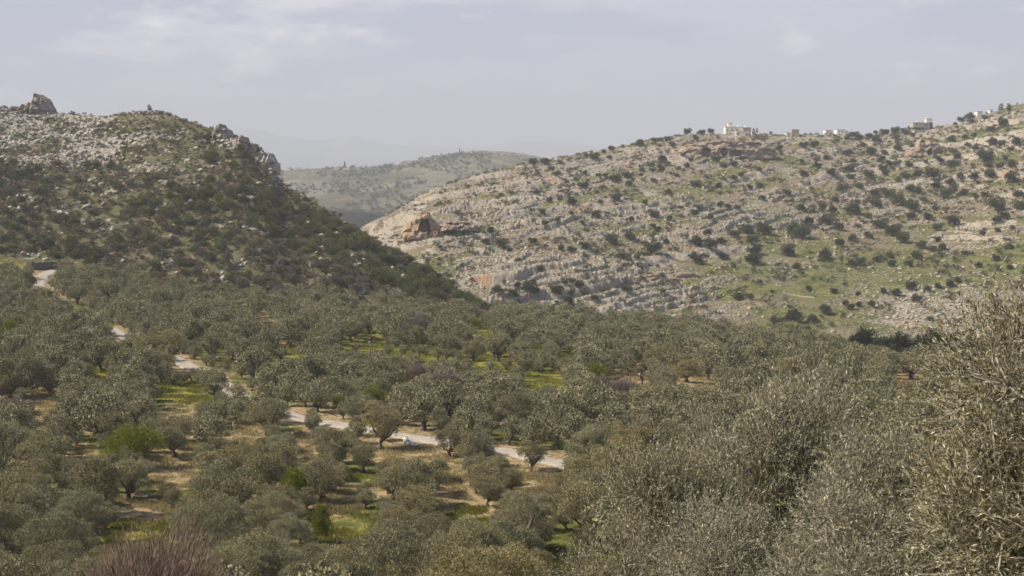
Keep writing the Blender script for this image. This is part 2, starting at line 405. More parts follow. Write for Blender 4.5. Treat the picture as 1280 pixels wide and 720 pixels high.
def ground_mat():
    m, t = newmat('grove_ground'); g = G(t); P = g.pos()
    yel = g.attr('yellow'); tan = g.attr('tan')
    a = g.noise(P, 0.07, 4); b = g.noise(P, 0.5, 5, 0.65); f = g.noise(P, 3.0, 5, 0.7)
    grass = g.mix(g.ramp(b, 0.35, 0.65), (0.075, 0.088, 0.020), (0.145, 0.15, 0.045))
    flower = g.mix(g.ramp(f, 0.42, 0.6), (0.14, 0.145, 0.03), (0.33, 0.27, 0.045))
    soil = g.mix(g.ramp(f, 0.3, 0.7), (0.25, 0.175, 0.095), (0.42, 0.325, 0.20))
    soil = g.mix(g.ramp(g.noise(P, 0.9, 5, 0.75), 0.48, 0.60), soil, (0.135, 0.125, 0.045))
    c = g.mix(g.ramp(a, 0.46, 0.56), grass, soil)
    c = g.mix(g.ramp(g.math('ADD', yel, g.math('MULTIPLY', g.math('SUBTRACT', b, 0.5), 2.2)), 0.35, 0.6), c, g.mix(g.ramp(b, 0.44, 0.56), grass, flower))
    c = g.mix(g.ramp(g.math('ADD', tan, g.math('MULTIPLY', g.math('SUBTRACT', b, 0.5), 2.0)), 0.35, 0.6), c, soil)
    c = g.mix(g.math('MULTIPLY', g.ramp(g.noise(P, 1.3, 5, 0.7), 0.55, 0.7), 0.5), c, (0.07, 0.075, 0.025))
    g.out(c, 0.95, g.bump(g.math('ADD', f, b), 0.7, 0.25), 0.1); return m
M['ground'] = ground_mat()

# ------------------------------------------------------------------ what the photograph shows in the grove (px, py of the 1280x720 photograph)
# visible openings: (x0, y0, x1, y1, kind)
OPEN = [(42, 338, 66, 361, 'road'), (145, 413, 158, 426, 'road'), (218, 446, 240, 462, 'road'), (267, 469, 280, 487, 'road'),
        (352, 518, 378, 525, 'road'), (403, 525, 434, 536, 'road'), (493, 541, 556, 557, 'road'), (622, 560, 645, 569, 'road'), (640, 568, 700, 582, 'road'),
        (470, 562, 560, 577, 'tan'), (650, 588, 690, 606, 'tan'), (371, 542, 388, 572, 'tan'), (190, 562, 240, 606, 'tan'),
        (196, 478, 242, 506, 'yellow'), (205, 508, 242, 520, 'tan'), (240, 480, 272, 504, 'yellow'), (226, 426, 252, 446, 'green'), (276, 448, 290, 462, 'green'),
        (342, 432, 378, 450, 'green'), (428, 426, 480, 440, 'yellow'), (476, 430, 536, 446, 'yellow'), (535, 432, 600, 452, 'yellow'), (590, 448, 640, 464, 'yellow'),
        (390, 640, 462, 676, 'green'), (395, 616, 445, 640, 'tan'), (152, 624, 206, 650, 'tan'), (140, 655, 205, 680, 'yellow'),
        (655, 462, 700, 486, 'yellow'), (758, 468, 800, 476, 'tan'), (843, 466, 858, 482, 'tan'), (870, 472, 892, 488, 'tan'),
        (2, 488, 20, 500, 'tan'), (40, 492, 66, 520, 'tan'), (690, 690, 772, 720, 'green'), (563, 638, 602, 658, 'green'), (566, 612, 580, 634, 'tan'),
        (0, 322, 52, 328, 'green'), (1118, 470, 1136, 482, 'tan'), (600, 410, 612, 420, 'green'), (797, 463, 811, 483, 'tan'), (286, 528, 322, 554, 'tan'), (322, 392, 342, 400, 'tan'), (560, 586, 580, 606, 'tan'), (90, 560, 112, 572, 'tan'), (440, 590, 462, 604, 'green'), (118, 462, 134, 472, 'yellow'), (700, 440, 716, 450, 'yellow'), (456, 418, 469, 436, 'yellow'), (500, 470, 512, 478, 'yellow')]
ROADPX = [(92, 331), (66, 339), (52, 347), (50, 362), (72, 382), (110, 400), (152, 419), (190, 437), (229, 454), (273, 478), (318, 506), (366, 521),
          (420, 531), (470, 540), (525, 549), (580, 558), (632, 565), (672, 574), (720, 585), (800, 606), (905, 640)]
# ------------------------------------------------------------------ ground meshes
def grid_faces(nr, nc):
    i = np.arange(nr - 1)[:, None] * nc; j = np.arange(nc - 1)[None]
    return np.stack([i + j, i + j + 1, i + nc + j + 1, i + nc + j], -1).reshape(-1, 4)
def build_sheet(name, px, Y, hf, mat, attrf=None, **kw):
    PX, YY = np.meshgrid(px, Y); X = col(PX, YY); x = X.ravel(); y = YY.ravel()
    r = hf(x, y); z = r
    at = attrf(x, y, z) if attrf else {}
    me = mesh_np(name, np.stack([x, y, z], 1), grid_faces(len(Y), len(px)), [mat], at, smooth=True)
    o = link(bpy.data.objects.new(name, me)); tagp(o, kind='structure', **kw); return o
def ground_attr(x, y, z):
    px = colpx(x, y); py = rowpy(z, y); yel = np.zeros_like(x); tan = np.zeros_like(x)
    for (x0, y0, x1, y1, k) in OPEN:
        cx, cy, rx, ry = (x0 + x1) / 2, (y0 + y1) / 2, (x1 - x0) / 2 + 10, (y1 - y0) / 2 + 8
        e = np.clip(1.5 - np.sqrt(((px - cx) / rx) ** 2 + ((py - cy) / ry) ** 2), 0, 1)
        if k == 'yellow': yel = np.maximum(yel, e)
        elif k == 'green': yel = np.maximum(yel, e * 0.45)
        else: tan = np.maximum(tan, e)
    return {'yellow': yel, 'tan': tan * (1 - 0.6 * yel)}
_gy = np.concatenate([np.linspace(-60, 8, 20), np.geomspace(8.5, 60, 90), np.linspace(60.5, 450, 620), np.geomspace(455, 26000, 80)])
def build_ground():
    px = np.concatenate([np.linspace(-2600, -60, 90), np.linspace(-50, 1330, 560), np.linspace(1340, 3800, 90)])
    PX, YY = np.meshgrid(px, _gy); sc = np.maximum(YY, 25.0)
    X = (PX - 640) / F * sc; x = X.ravel(); y = YY.ravel(); z = Hg(x, y)
    z = np.where(y < 0, -1.7 + 0 * z, z)
    me = mesh_np('ground', np.stack([x, y, z], 1), grid_faces(len(_gy), len(px)), [M['ground']], ground_attr(x, y, z), smooth=True)
    o = link(bpy.data.objects.new('ground', me)); tagp(o, 'grassy and bare soil ground of the olive grove', kind='structure')
build_ground()
def left_attr(x, y, z):
    _, s, px = Hl_base(x, y); return {'rock': rock_left(x, y, px, s), 'green': s * 0}
build_sheet('left_hill', np.concatenate([np.linspace(-900, -70, 90), np.linspace(-60, 725, 800)]), np.concatenate([np.linspace(325, 622, 640), np.linspace(624, 800, 50)]), Hl, M['left'], left_attr,
            label='steep scrub covered hillside with white limestone on top')
_right = {}
def right_h(x, y):
    z, s, px, riser, g, rg = Hr_full(x, y); _right['a'] = (s, px, riser, g, rg); return z
def right_attr(x, y, z):
    s, px, riser, g, rg = _right['a']
    rock = 0.33 * (1 - g * 0.85) + 0.6 * riser + 0.18 * sst(rg, 0.4, 0.9)
    rock = rock + 0.18 * fbm(x / 40, y / 25, 61, 3) + 0.35 * sst(px, 1020, 1130) * sst(s, 0.24, 0.12)
    return {'rock': np.clip(rock, 0, 1), 'green': g}
build_sheet('right_hill', np.concatenate([np.linspace(330, 470, 60), np.linspace(471, 1310, 900), np.linspace(1320, 1900, 60)]),
            np.concatenate([np.linspace(418, 1015, 960), np.linspace(1018, 1300, 40)]), right_h, M['right'], right_attr, label='broad rocky limestone hillside dotted with dark bushes')

# far landscape
def far_mat(name, ca, cb, cc, sc):
    m, t = newmat(name); g = G(t); P = g.pos()
    a = g.noise(P, 0.006 * sc, 4, 0.6, (1, 0.5, 1)); b = g.noise(P, 0.05 * sc, 5, 0.7); e = g.noise(P, 0.011 * sc, 3, 0.5)
    c = g.mix(g.ramp(a, 0.42, 0.58), ca, cb); c = g.mix(g.ramp(b, 0.52, 0.62), c, cc)
    c = g.mix(g.math('MULTIPLY', g.ramp(e, 0.55, 0.66), 0.6), c, (0.33, 0.27, 0.21))
    g.out(c, 0.95, g.bump(b, 0.6, 5.0), 0.05); return m
M['far'] = far_mat('far_hillside', (0.10, 0.095, 0.06), (0.18, 0.16, 0.115), (0.05, 0.055, 0.038), 1.0)
M['blackish'] = mat_simple('dark_scarp', (0.022, 0.027, 0.024), (0.035, 0.040, 0.032), 0.08, 0.95, 0.6)  # very dark mottled colour over the whole plateau
M['mount'] = far_mat('distant_mountain', (0.09, 0.10, 0.08), (0.14, 0.14, 0.11), (0.07, 0.08, 0.06), 0.1)
FP = [100, 250, 340, 356, 375, 400, 430, 470, 500, 540, 575, 600, 640, 670, 720, 800, 1000, 1400]
FR = [206, 208, 213, 213, 212, 210, 208.5, 208.5, 204, 195.5, 190.5, 188, 190, 195, 205, 214, 216, 212]
def Hf(X, Y):
    px = np.clip(colpx(X, Y), 100, 1400); pr = hermite(FP, FR, px); yr = 2600 + 80 * np.sin(px / 90.0); zr = (HY - pr) / F * yr
    s = (Y - 1700) / (yr - 1700); over = np.maximum(s - 1, 0)
    f = np.where(s < 1, np.clip(s, -1, 1) ** 1.0 * (1.25 - 0.25 * s), 1 - over * 0.3 - 3 * over ** 2)
    z = -95 + (zr + 95) * f
    return np.maximum(z + 7 * fbm(X / 150, Y / 150, 71, 4) * sst(s, 0.05, 0.3) * sst(s, 1.0, 0.8) - 1.2 * np.abs(fbm(X / 30, Y / 30, 72, 3)), -160)
build_sheet('far_hill', np.linspace(100, 1400, 620), np.concatenate([np.linspace(1650, 2760, 220), np.linspace(2770, 3400, 20)]), Hf, M['far'], label='hazy green hill beyond the valley gap')
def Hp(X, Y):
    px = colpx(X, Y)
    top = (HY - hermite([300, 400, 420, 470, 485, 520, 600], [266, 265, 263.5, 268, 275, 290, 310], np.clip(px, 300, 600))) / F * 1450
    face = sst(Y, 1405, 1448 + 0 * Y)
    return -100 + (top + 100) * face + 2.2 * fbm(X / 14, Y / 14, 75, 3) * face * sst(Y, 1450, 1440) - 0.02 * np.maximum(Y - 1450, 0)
build_sheet('plateau', np.linspace(300, 640, 260), np.linspace(1395, 1700, 120), Hp, M['blackish'], label='dark scarp in the valley gap')
def mountains():
    MP = [-900, -200, 100, 280, 330, 350, 400, 440, 470, 520, 600, 650, 700, 760, 900, 1200, 1900]
    MR = [178, 172, 166, 159, 163, 170, 175, 170.5, 178, 182.5, 183, 177, 178, 184, 186, 184, 176]
    def Hm(X, Y):
        px = np.clip(colpx(X, Y), -900, 1900); zr = (HY - hermite(MP, MR, px)) / F * 17000
        s = (Y - 13500) / (17000 - 13500); over = np.maximum(s - 1, 0)
        return -160 + (zr + 160) * np.where(s < 1, s, 1 - over) + 40 * fbm(X / 680, Y / 680, 77, 4) * sst(s, 0, 0.4) * sst(s, 1.0, 0.9)
    build_sheet('mountains', np.linspace(-900, 1900, 520), np.linspace(13500, 19500, 90), Hm, M['mount'], label='faint blue mountains on the horizon')
mountains()

# ------------------------------------------------------------------ road
road_pts = [hit(a, b, Hg, 20, 440) for a, b in ROADPX]
def smooth_path(pts, n=10):
    pts = np.asarray(pts, float); out = []
    for i in range(len(pts) - 1):
        p0 = pts[max(i - 1, 0)]; p1 = pts[i]; p2 = pts[i + 1]; p3 = pts[min(i + 2, len(pts) - 1)]
        for k in range(n):
            t = k / n; out.append(0.5 * ((2 * p1) + (-p0 + p2) * t + (2*p0 - 5*p1 + 4*p2 - p3) * t*t + (-p0 + 3*p1 - 3*p2 + p3) * t**3))
    out.append(pts[-1]); return np.array(out)
RC = smooth_path([(p[0], p[1]) for p in road_pts], 12)
def ribbon(cl, width, lift, name, mat, label, across=7):
    d = np.gradient(cl, axis=0); d = unit(d); nrm = np.stack([-d[:, 1], d[:, 0]], 1)
    o = np.linspace(-0.5, 0.5, across)
    edge = 1 + 0.10 * fbm(np.arange(len(cl)) / 2.5, np.zeros(len(cl)), 91, 3)
    P = cl[:, None] + nrm[:, None] * (o[None, :, None] * width * edge[:, None, None])
    x = P[..., 0].ravel(); y = P[..., 1].ravel(); z = Hall(x, y) if name != 'road' else Hg(x, y)
    oo = np.tile(np.abs(o) * 2, len(cl)); z = z + lift - 0.25 * (oo > 0.99)
    z0 = Hg(cl[:, 0], cl[:, 1]) if name == 'road' else Hall(cl[:, 0], cl[:, 1])
    if name == 'road': z = np.maximum(z, np.repeat(z0, across) + lift - 0.25 * (oo > 0.99)) 
    me = mesh_np(name, np.stack([x, y, z], 1), grid_faces(len(cl), across), [mat], smooth=True)
    ob = link(bpy.data.objects.new(name, me)); tagp(ob, label, kind='structure'); return ob
M['road'] = mat_simple('pale_concrete', (0.40, 0.36, 0.31), (0.30, 0.27, 0.23), 0.9, 0.9, 0.15)
ribbon(RC, 3.2, 0.14, 'road', M['road'], 'pale concrete lane winding through the olive grove')

# ------------------------------------------------------------------ plant builders
def crown_pts(r, rx, rz, zc, nl, lr=(0.32, 0.5), up=0.25, low=-0.45):
    """lobe centres and radii filling an uneven dome"""
    cs = []; k = 0
    while len(cs) < nl and k < 4000:
        k += 1
        v = r.normal(size=3); v /= np.linalg.norm(v); v *= r.uniform(0.45, 0.85)
        if v[2] < low: continue
        c = np.array([v[0] * rx, v[1] * rx, zc + v[2] * rz])
        rad = r.uniform(*lr) * rx
        if all(np.linalg.norm(c - q) > 0.55 * rad for q, _ in cs): cs.append((c, rad))
    return cs
def tufts(r, lobes, n, leaf_l, leaf_w, per=6, shell=(0.62, 1.15), updir=0.45, spread=0.75, flat=0.9):
    w = np.array([q[1] ** 2 for q in lobes]); w /= w.sum()
    nt_ = n // per; idx = r.choice(len(lobes), nt_, p=w)
    C0 = np.array([q[0] for q in lobes])[idx]; Rd = np.array([q[1] for q in lobes])[idx]
    d = unit(r.normal(size=(nt_, 3))); d[:, 2] = np.where(d[:, 2] < -0.3, -d[:, 2], d[:, 2])
    # clumpy shell: low frequency bumps in the radius
    ph = r.uniform(0, 6.28, (nt_ > 0) * 3 or 3)
    bump = 1 + 0.16 * np.sin(d[:, 0] * 7 + C0[:, 0] * 9 + ph[0]) * np.sin(d[:, 1] * 6 + C0[:, 1] * 7 + ph[1]) * np.sin(d[:, 2] * 6 + ph[2])
    rad = r.uniform(shell[0] ** 2, shell[1] ** 2, nt_) ** 0.5
    p = C0 + d * (Rd * rad * bump)[:, None] * np.array([1, 1, flat])
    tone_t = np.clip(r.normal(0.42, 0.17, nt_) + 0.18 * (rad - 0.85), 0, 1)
    out = unit(d + np.array([0, 0, updir]) + r.normal(size=(nt_, 3)) * 0.35)
    P = np.repeat(p, per, 0) + r.normal(size=(nt_ * per, 3)) * leaf_l * 0.45
    D = unit(np.repeat(out, per, 0) + r.normal(size=(nt_ * per, 3)) * spread)
    L = leaf_l * r.uniform(0.6, 1.35, nt_ * per)
    V, Q = leaves(P, D, L, leaf_w * r.uniform(0.7, 1.3, nt_ * per), r)
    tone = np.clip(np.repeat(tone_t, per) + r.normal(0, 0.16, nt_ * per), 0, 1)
    return V, Q, np.repeat(tone, 4)
def trunk_mesh(r, name, h, rad, lobes, limbs=5, sides=8):
    base = [np.array([0, 0, -0.35]), np.array([r.normal(0, .05), r.normal(0, .05), h * 0.35]), np.array([r.normal(0, .15), r.normal(0, .15), h * 0.75]), np.array([r.normal(0, .2), r.normal(0, .2), h])]
    paths = [(base, [rad * 1.5, rad * 1.0, rad * 0.85, rad * 0.8])]
    ls = sorted(lobes, key=lambda q: -q[1]); ls = [ls[i] for i in r.permutation(len(ls))[:limbs * 2]]
    for k, (c, rd) in enumerate(ls):
        s = base[2] if k % 2 else base[3]; mid = (s + c) / 2 + r.normal(0, 0.18, 3) + np.array([0, 0, -0.15])
        paths.append(([s, mid, c, c + unit(c - s) * rd * 0.6], [rad * 0.5, rad * 0.33, rad * 0.16, rad * 0.05]))
    V, Q = tubes(paths, sides)
    V = V + r.normal(0, rad * 0.07, V.shape)
    return mesh_np(name, V, Q, [M['bark']], smooth=True)
def olive_variant(seed, n, ll, lw, mat, rx=2.5, rz=2.3, zc=2.55, nl=34, per=6, sides=8):
    r = np.random.default_rng(seed); lobes = crown_pts(r, rx * r.uniform(.88, 1.08), rz * r.uniform(.85, 1.15), zc, nl, (0.15, 0.36), low=-0.7)
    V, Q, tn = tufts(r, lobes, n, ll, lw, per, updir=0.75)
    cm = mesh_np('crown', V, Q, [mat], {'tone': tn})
    tm = trunk_mesh(r, 'trunk', 1.1, r.uniform(0.24, 0.36), lobes, 4, sides)
    return tm, cm
OL_HI = [olive_variant(100 + i, 50000, 0.105, 0.028, M['olive']) for i in range(3)]
OL_MID = [olive_variant(120 + i, 20000, 0.145, 0.045, M['olive']) for i in range(6)]
OL_LO = [olive_variant(140 + i, 3500, 0.28, 0.11, M['olive'], sides=4) for i in range(6)]

def place_pair(name, meshes, loc, rz, sc, tilt=0.0):
    root = empty(name, loc, rz); root.scale = (sc[0], sc[0], sc[1])
    for nm, me in zip(('trunk', 'crown'), meshes): link(bpy.data.objects.new(nm, me), root)
    return root

# ------------------------------------------------------------------ labels from landmarks
LAND = [(472, 535, 'the olive beside the sacks'), (163, 558, 'the round yellow-green bush'), (52, 350, 'the upper bend of the pale lane'),
        (152, 420, 'the small middle glimpse of the lane'), (229, 454, 'the third glimpse of the lane'), (240, 490, 'the flowered clearing by the lane'),
        (215, 590, 'the bare tan clearing'), (415, 658, 'the bright green grass opening'), (180, 665, 'the lower terraced clearing'), (190, 700, 'the reddish bare shrub'),
        (350, 440, 'the small green meadow patch'), (490, 436, 'the person in the yellow field'), (620, 455, 'the yellow flowered field'),
        (800, 475, 'the bending person'), (555, 480, 'the purple-brown bare thicket'), (675, 475, 'the yellow-green gap'), (525, 550, 'the white sacks on the lane edge'),
        (675, 577, 'the lane end by the big front trees'), (585, 648, 'the small green gap'), (30, 505, 'the bare soil patch at the left'),
        (765, 480, 'the purple bare bush'), (1140, 430, 'the row of dark evergreens'), (468, 495, 'the yellow shrub'), (372, 607, 'the olive-green shrub'),
        (720, 700, 'the bottom grass gap'), (985, 478, 'the two round-headed olives'), (320, 420, 'the middle of the dense grove'),
        (640, 510, 'the grove behind the lane'), (300, 620, 'the olives right of the tan clearing'), (80, 600, 'the bottom left olives'), (900, 440, 'the dense far grove')]
_used = {}
ORD = ['', 'second ', 'third ', 'fourth ', 'fifth ', 'sixth ', 'seventh ', 'eighth ', 'ninth ', 'tenth ', 'eleventh ', 'twelfth ', 'thirteenth ', 'fourteenth ']
def where_words(px, py, land):
    best = min(land, key=lambda l: (l[0] - px) ** 2 + (1.6 * (l[1] - py)) ** 2)
    dx, dy = px - best[0], (py - best[1]) * 1.6
    if abs(dx) > 2.2 * abs(dy): w = 'right of' if dx > 0 else 'left of'
    elif abs(dy) > 2.2 * abs(dx): w = 'in front of' if dy > 0 else 'behind'
    else: w = ('front' if dy > 0 else 'back') + ' ' + ('right of' if dx > 0 else 'left of')
    return w, best[2], math.hypot(dx, dy)
def label_all(items, land, noun):
    """items: (object, px, py, adjective); words each one by its landmark and, where several share it, its order outward"""
    groups = {}
    for o, px, py, adj in items:
        w, l, d = where_words(px, py, land); groups.setdefault((adj, w, l), []).append((d, o))
    for (adj, w, l), lst in groups.items():
        lst.sort(key=lambda q: q[0])
        for k, (d, o) in enumerate(lst):
            if len(lst) == 1: o['label'] = f'{adj} {noun} {w} {l}'
            elif k == 0: o['label'] = f'{adj} {noun}, first one {w} {l}'
            elif k < len(ORD): o['label'] = f'{adj} {noun}, {ORD[k]}one {w} {l}'
            else: o['label'] = f'{adj} {noun}, {k+1}th one {w} {l}'

# ------------------------------------------------------------------ the olive grove
HERO = [(475, 562, 64, 62), (198, 467, 78, 58), (29, 498, 76, 68), (218, 572, 66, 56), (561, 446, 40, 34), (592, 451, 36, 30), (562, 572, 42, 44), (597, 584, 54, 52),
        (664, 590, 44, 42), (636, 541, 58, 52), (400, 630, 56, 60), (858, 478, 48, 32), (832, 464, 42, 36), (985, 479, 46, 36), (705, 545, 46, 36), (385, 452, 34, 26),
        (268, 500, 46, 44), (228, 440, 30, 22), (10, 320, 26, 18), (30, 322, 28, 19), (46, 323, 30, 22), (655, 470, 30, 24), (335, 545, 62, 50), (520, 660, 74, 60)]
cand = []
def pymax_h(px, py, w_m, h_m, Y): return w_m * F / Y, h_m * F / Y
openpts = []
for (x0, y0, x1, y1, k) in OPEN:
    for a in np.linspace(x0 + 2, x1 - 2, max(2, int((x1 - x0) / 9))):
        for b in np.linspace(y0 + 2, y1 - 1, max(2, int((y1 - y0) / 8))): openpts.append((a, b))
openpts = np.array(openpts)
trees = []      # x, y, z, scale_xy, scale_z, hero
for (a, b, w, h) in HERO:
    x, y, z = hit(a, b, Hg, 30, 440)
    trees.append((x, y, z, w * y / F / 5.6, h * y / F / 5.0, True))
# yellow, purple and other special plants: centre px, py, width, height, kind
SPEC = [(163, 560, 66, 50, 'ygreen'), (372, 607, 44, 42, 'ygreen'), (468, 495, 34, 24, 'ygreen'), (424, 505, 16, 20, 'ygreen'), (10, 415, 24, 26, 'ygreen'), (403, 655, 24, 50, 'ygreen'),
        (555, 478, 62, 34, 'purple'), (520, 470, 30, 30, 'purple'), (780, 486, 50, 22, 'purple'), (752, 480, 26, 24, 'purple'), (458, 380, 36, 14, 'purple'), (522, 408, 26, 30, 'purple'),
        (20, 508, 44, 22, 'purple'), (606, 392, 30, 12, 'purple'), (745, 468, 28, 26, 'ygreen'), (592, 404, 26, 14, 'ygreen'), (536, 375, 30, 14, 'ygreen'), (672, 438, 24, 16, 'ygreen'), (12, 485, 30, 24, 'purple')]
spec3 = []
for (a, b, w, h, k) in SPEC:
    x, y, z = hit(a, b + h * 0.5, Hg, 30, 440); spec3.append((x, y, z, w * y / F, h * y / F, k, a, b))
occ = [(t[0], t[1], 2.2 * t[3]) for t in trees] + [(s[0], s[1], s[3] * 0.45) for s in spec3]
r2 = np.random.default_rng(5)
_occ = np.zeros((6000, 3)); _occ[:len(occ)] = occ
def try_tree(x, y, gap, smin=0.74, smax=1.16):
    px = float(colpx(x, y))
    if px < -60 or px > 1345: return False
    edge = np.interp(px, [-100, 0, 60, 110, 200, 350, 600, 800, 1000, 1060, 1200, 1400], [352, 356, 345, 350, 345, 338, 342, 338, 322, 246, 240, 240])
    if y > edge: return False
    if y < 48: return False
    if y < 75 and px > 700: return False
    if min(np.hypot(RC[:, 0] - x, RC[:, 1] - y)) < (3.5 if smin > 0.7 else 2.7): return False
    s = float(r2.uniform(smin, smax))
    if ((_occ[:len(occ), 0] - x) ** 2 + (_occ[:len(occ), 1] - y) ** 2 < (gap * (_occ[:len(occ), 2] + 2.05 * s)) ** 2).any(): return False
    sz = s * float(r2.uniform(0.85, 1.12))
    z = float(Hg(np.array([x]), np.array([y]))[0]); py = float(rowpy(z, y))
    w = 5.2 * s * F / y; h = 4.3 * sz * F / y
    cx, cy = px, py - h * 0.55
    q = ((openpts[:, 0] - cx) / (w * 0.44)) ** 2 + ((openpts[:, 1] - cy) / (h * 0.47)) ** 2
    tk = (np.abs(openpts[:, 0] - cx) < 3) & (openpts[:, 1] < py) & (openpts[:, 1] > cy)
    if (q < 1).any() or tk.any(): return False
    for (hx, hb, hw, hh) in HERO[:14]:       # keep the well seen trees clear of nearer crowns
        if py > hb + 1 and abs(px - hx) < hw * 0.12 + w * 0.30 and cy - h * 0.42 < hb - hh * (0.1 if hx == 475 else 0.3): return False
    for (a, b, sw, sh, k) in SPEC:
        if py > b + sh * 0.5 and abs(px - a) < sw * 0.25 + w * 0.3 and cy - h * 0.42 < b + sh * 0.0: return False
    trees.append((x, y, z, s, sz, False)); _occ[len(occ)] = (x, y, 2.05 * s); occ.append(1); return True
# jittered rows (planted grove), then filling in
step = 5.2
for gy in np.arange(46, 360, step):
    for gx in np.arange(-0.42 * gy - 6, 0.42 * gy + 6, step):
        try_tree(gx + r2.normal(0, 1.0), gy + r2.normal(0, 1.0), 1.2)
for _ in range(7000):
    gy = math.sqrt(r2.uniform(46 ** 2, 358 ** 2)); gx = r2.uniform(-0.40, 0.40) * gy
    try_tree(gx, gy, 1.14)
for _ in range(12000):
    gy = math.sqrt(r2.uniform(46 ** 2, 340 ** 2)); gx = r2.uniform(-0.40, 0.40) * gy
    try_tree(gx, gy, 1.08, 0.5, 0.82)
for _ in range(16000):
    gy = math.sqrt(r2.uniform(46 ** 2, 260 ** 2)); gx = r2.uniform(-0.40, 0.12) * gy
    try_tree(gx, gy, 1.0, 0.34, 0.6)

trees.sort(key=lambda t: (not t[5], t[1]))
# only those the frame shows are individuals: nearest 290, the rest one mass
def in_frame(t):
    px = colpx(t[0], t[1]); top = rowpy(t[2] + 4.4 * t[4], t[1]); return -20 < px < 1300 and top < 716
indiv, rest = [], []
for t in trees:
    px = float(colpx(t[0], t[1]))
    hid = t[1] < 200 and px > 1010 or (t[1] < 120 and px > 760)          # behind the big front trees
    if len(indiv) < 290 and (t[5] or (in_frame(t) and not hid)): indiv.append(t)
    else: rest.append(t)
items = []
for k, t in enumerate(indiv):
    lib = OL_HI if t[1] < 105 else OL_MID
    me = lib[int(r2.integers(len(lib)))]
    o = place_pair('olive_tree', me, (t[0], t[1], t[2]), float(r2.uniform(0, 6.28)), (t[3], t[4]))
    px, py = float(colpx(t[0], t[1])), float(rowpy(t[2] + 2 * t[4], t[1]))
    tagp(o, cat='olive tree', group='olive trees of the grove')
    items.append((o, px, py, ('tall' if t[4] > 1.05 else 'low' if t[4] < 0.8 else 'rounded') + ' grey-green'))
label_all(items, LAND, 'olive')
indiv[0:1] and items[0][0].__setitem__('label', 'dark spreading olive tree shading bare ground beside the white sacks')
def join_instances(meshes_arr, placements):
    """meshes_arr: list of (V, Q, tone); placements: (variant, x, y, z, rz, sx, sz) -> one big array"""
    Vs, Qs, Ts = [], [], []; off = 0
    for (k, x, y, z, rz, sx, sz) in placements:
        V, Q, T = meshes_arr[k]; c, s = math.cos(rz), math.sin(rz)
        W_ = np.empty_like(V); W_[:, 0] = (V[:, 0] * c - V[:, 1] * s) * sx + x; W_[:, 1] = (V[:, 0] * s + V[:, 1] * c) * sx + y; W_[:, 2] = V[:, 2] * sz + z
        Vs.append(W_); Qs.append(Q + off); off += len(V)
        Ts.append(np.clip(T + r2.normal(0, 0.09), 0, 1))
    return np.concatenate(Vs), np.concatenate(Qs), np.concatenate(Ts)
def arr_of(me):
    V = np.empty(len(me.vertices) * 3, np.float32); me.vertices.foreach_get('co', V)
    Q = np.empty(len(me.loops), np.int32); me.loops.foreach_get('vertex_index', Q)
    T = np.zeros(len(me.vertices), np.float32)
    if 'tone' in me.attributes: me.attributes['tone'].data.foreach_get('value', T)
    return V.reshape(-1, 3), Q.reshape(-1, 4), T
loa = [arr_of(b) for a, b in OL_LO]; lot = [arr_of(a) for a, b in OL_LO]
pl = [(int(r2.integers(6)), t[0], t[1], t[2], float(r2.uniform(0, 6.28)), t[3], t[4]) for t in rest]
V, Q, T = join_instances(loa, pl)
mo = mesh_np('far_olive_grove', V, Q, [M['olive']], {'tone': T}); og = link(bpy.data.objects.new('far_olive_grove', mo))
tagp(og, 'dense far part of the olive grove reaching to the hills', 'olive grove', kind='stuff')
V, Q, T = join_instances(lot, pl)
mt_ = mesh_np('trunks', V, Q, [M['bark']]); link(bpy.data.objects.new('trunks', mt_), og)

# weeds and dry grass standing in the openings
gp = []
for (x0, y0, x1, y1, k) in OPEN:
    if k == 'road': continue
    p0 = np.array([hit(a, b, Hg, 30, 440)[:2] for a, b in ((x0, y0), (x1, y0), (x0, y1), (x1, y1))])
    n = int(min(1600, 8 * (x1 - x0) * (y1 - y0) ** 0.5)); u = r2.uniform(-0.15, 1.15, n)[:, None]; v = r2.uniform(-0.15, 1.15, n)[:, None]
    q = (p0[0] * (1 - u) + p0[1] * u) * (1 - v) + (p0[2] * (1 - u) + p0[3] * u) * v
    gp.append(np.concatenate([q, np.full((n, 1), 0.0 if k == 'tan' else 1.0)], 1))
gp = np.concatenate(gp)
dd = np.min(np.hypot(gp[:, 0:1] - RC[None, ::2, 0], gp[:, 1:2] - RC[None, ::2, 1]), 1); gp = gp[dd > 2.2]
gp = gp[(vnoise(gp[:, 0] / 1.7, gp[:, 1] / 1.7, 17) + r2.normal(0, .1, len(gp))) > 0.45]
M['weed'] = mat_foliage('weed_blade', (0.085, 0.10, 0.022), (0.17, 0.175, 0.04), (0.33, 0.29, 0.06), transl=0.45, objvar=0)
M['straw'] = mat_foliage('straw_blade', (0.20, 0.17, 0.08), (0.36, 0.29, 0.16), (0.52, 0.44, 0.27), transl=0.4, objvar=0)
for nm, mt, sel, lb in (('grass', 'weed', gp[:, 2] > 0.5, 'yellow-green weeds and flowers in the grove clearings'), ('dry_grass', 'straw', gp[:, 2] <= 0.5, 'dry straw and low weeds on the bare soil')):
    q = gp[sel]; per = 6; c = np.repeat(q, per, 0); c[:, :2] += r2.normal(0, 0.16, (len(c), 2)); z = Hg(c[:, 0], c[:, 1]) - 0.02
    V, Q = leaves(np.stack([c[:, 0], c[:, 1], z], 1), unit(r2.normal(0, 0.4, (len(c), 3)) + np.array([0, 0, 1.0])), r2.uniform(0.12, 0.38, len(c)), 0.05, r2)
    o = link(bpy.data.objects.new(nm, mesh_np(nm, V, Q, [M[mt]], {'tone': np.repeat(r2.uniform(0, 1, len(c)), 4)}))); tagp(o, lb, 'grass', kind='stuff')

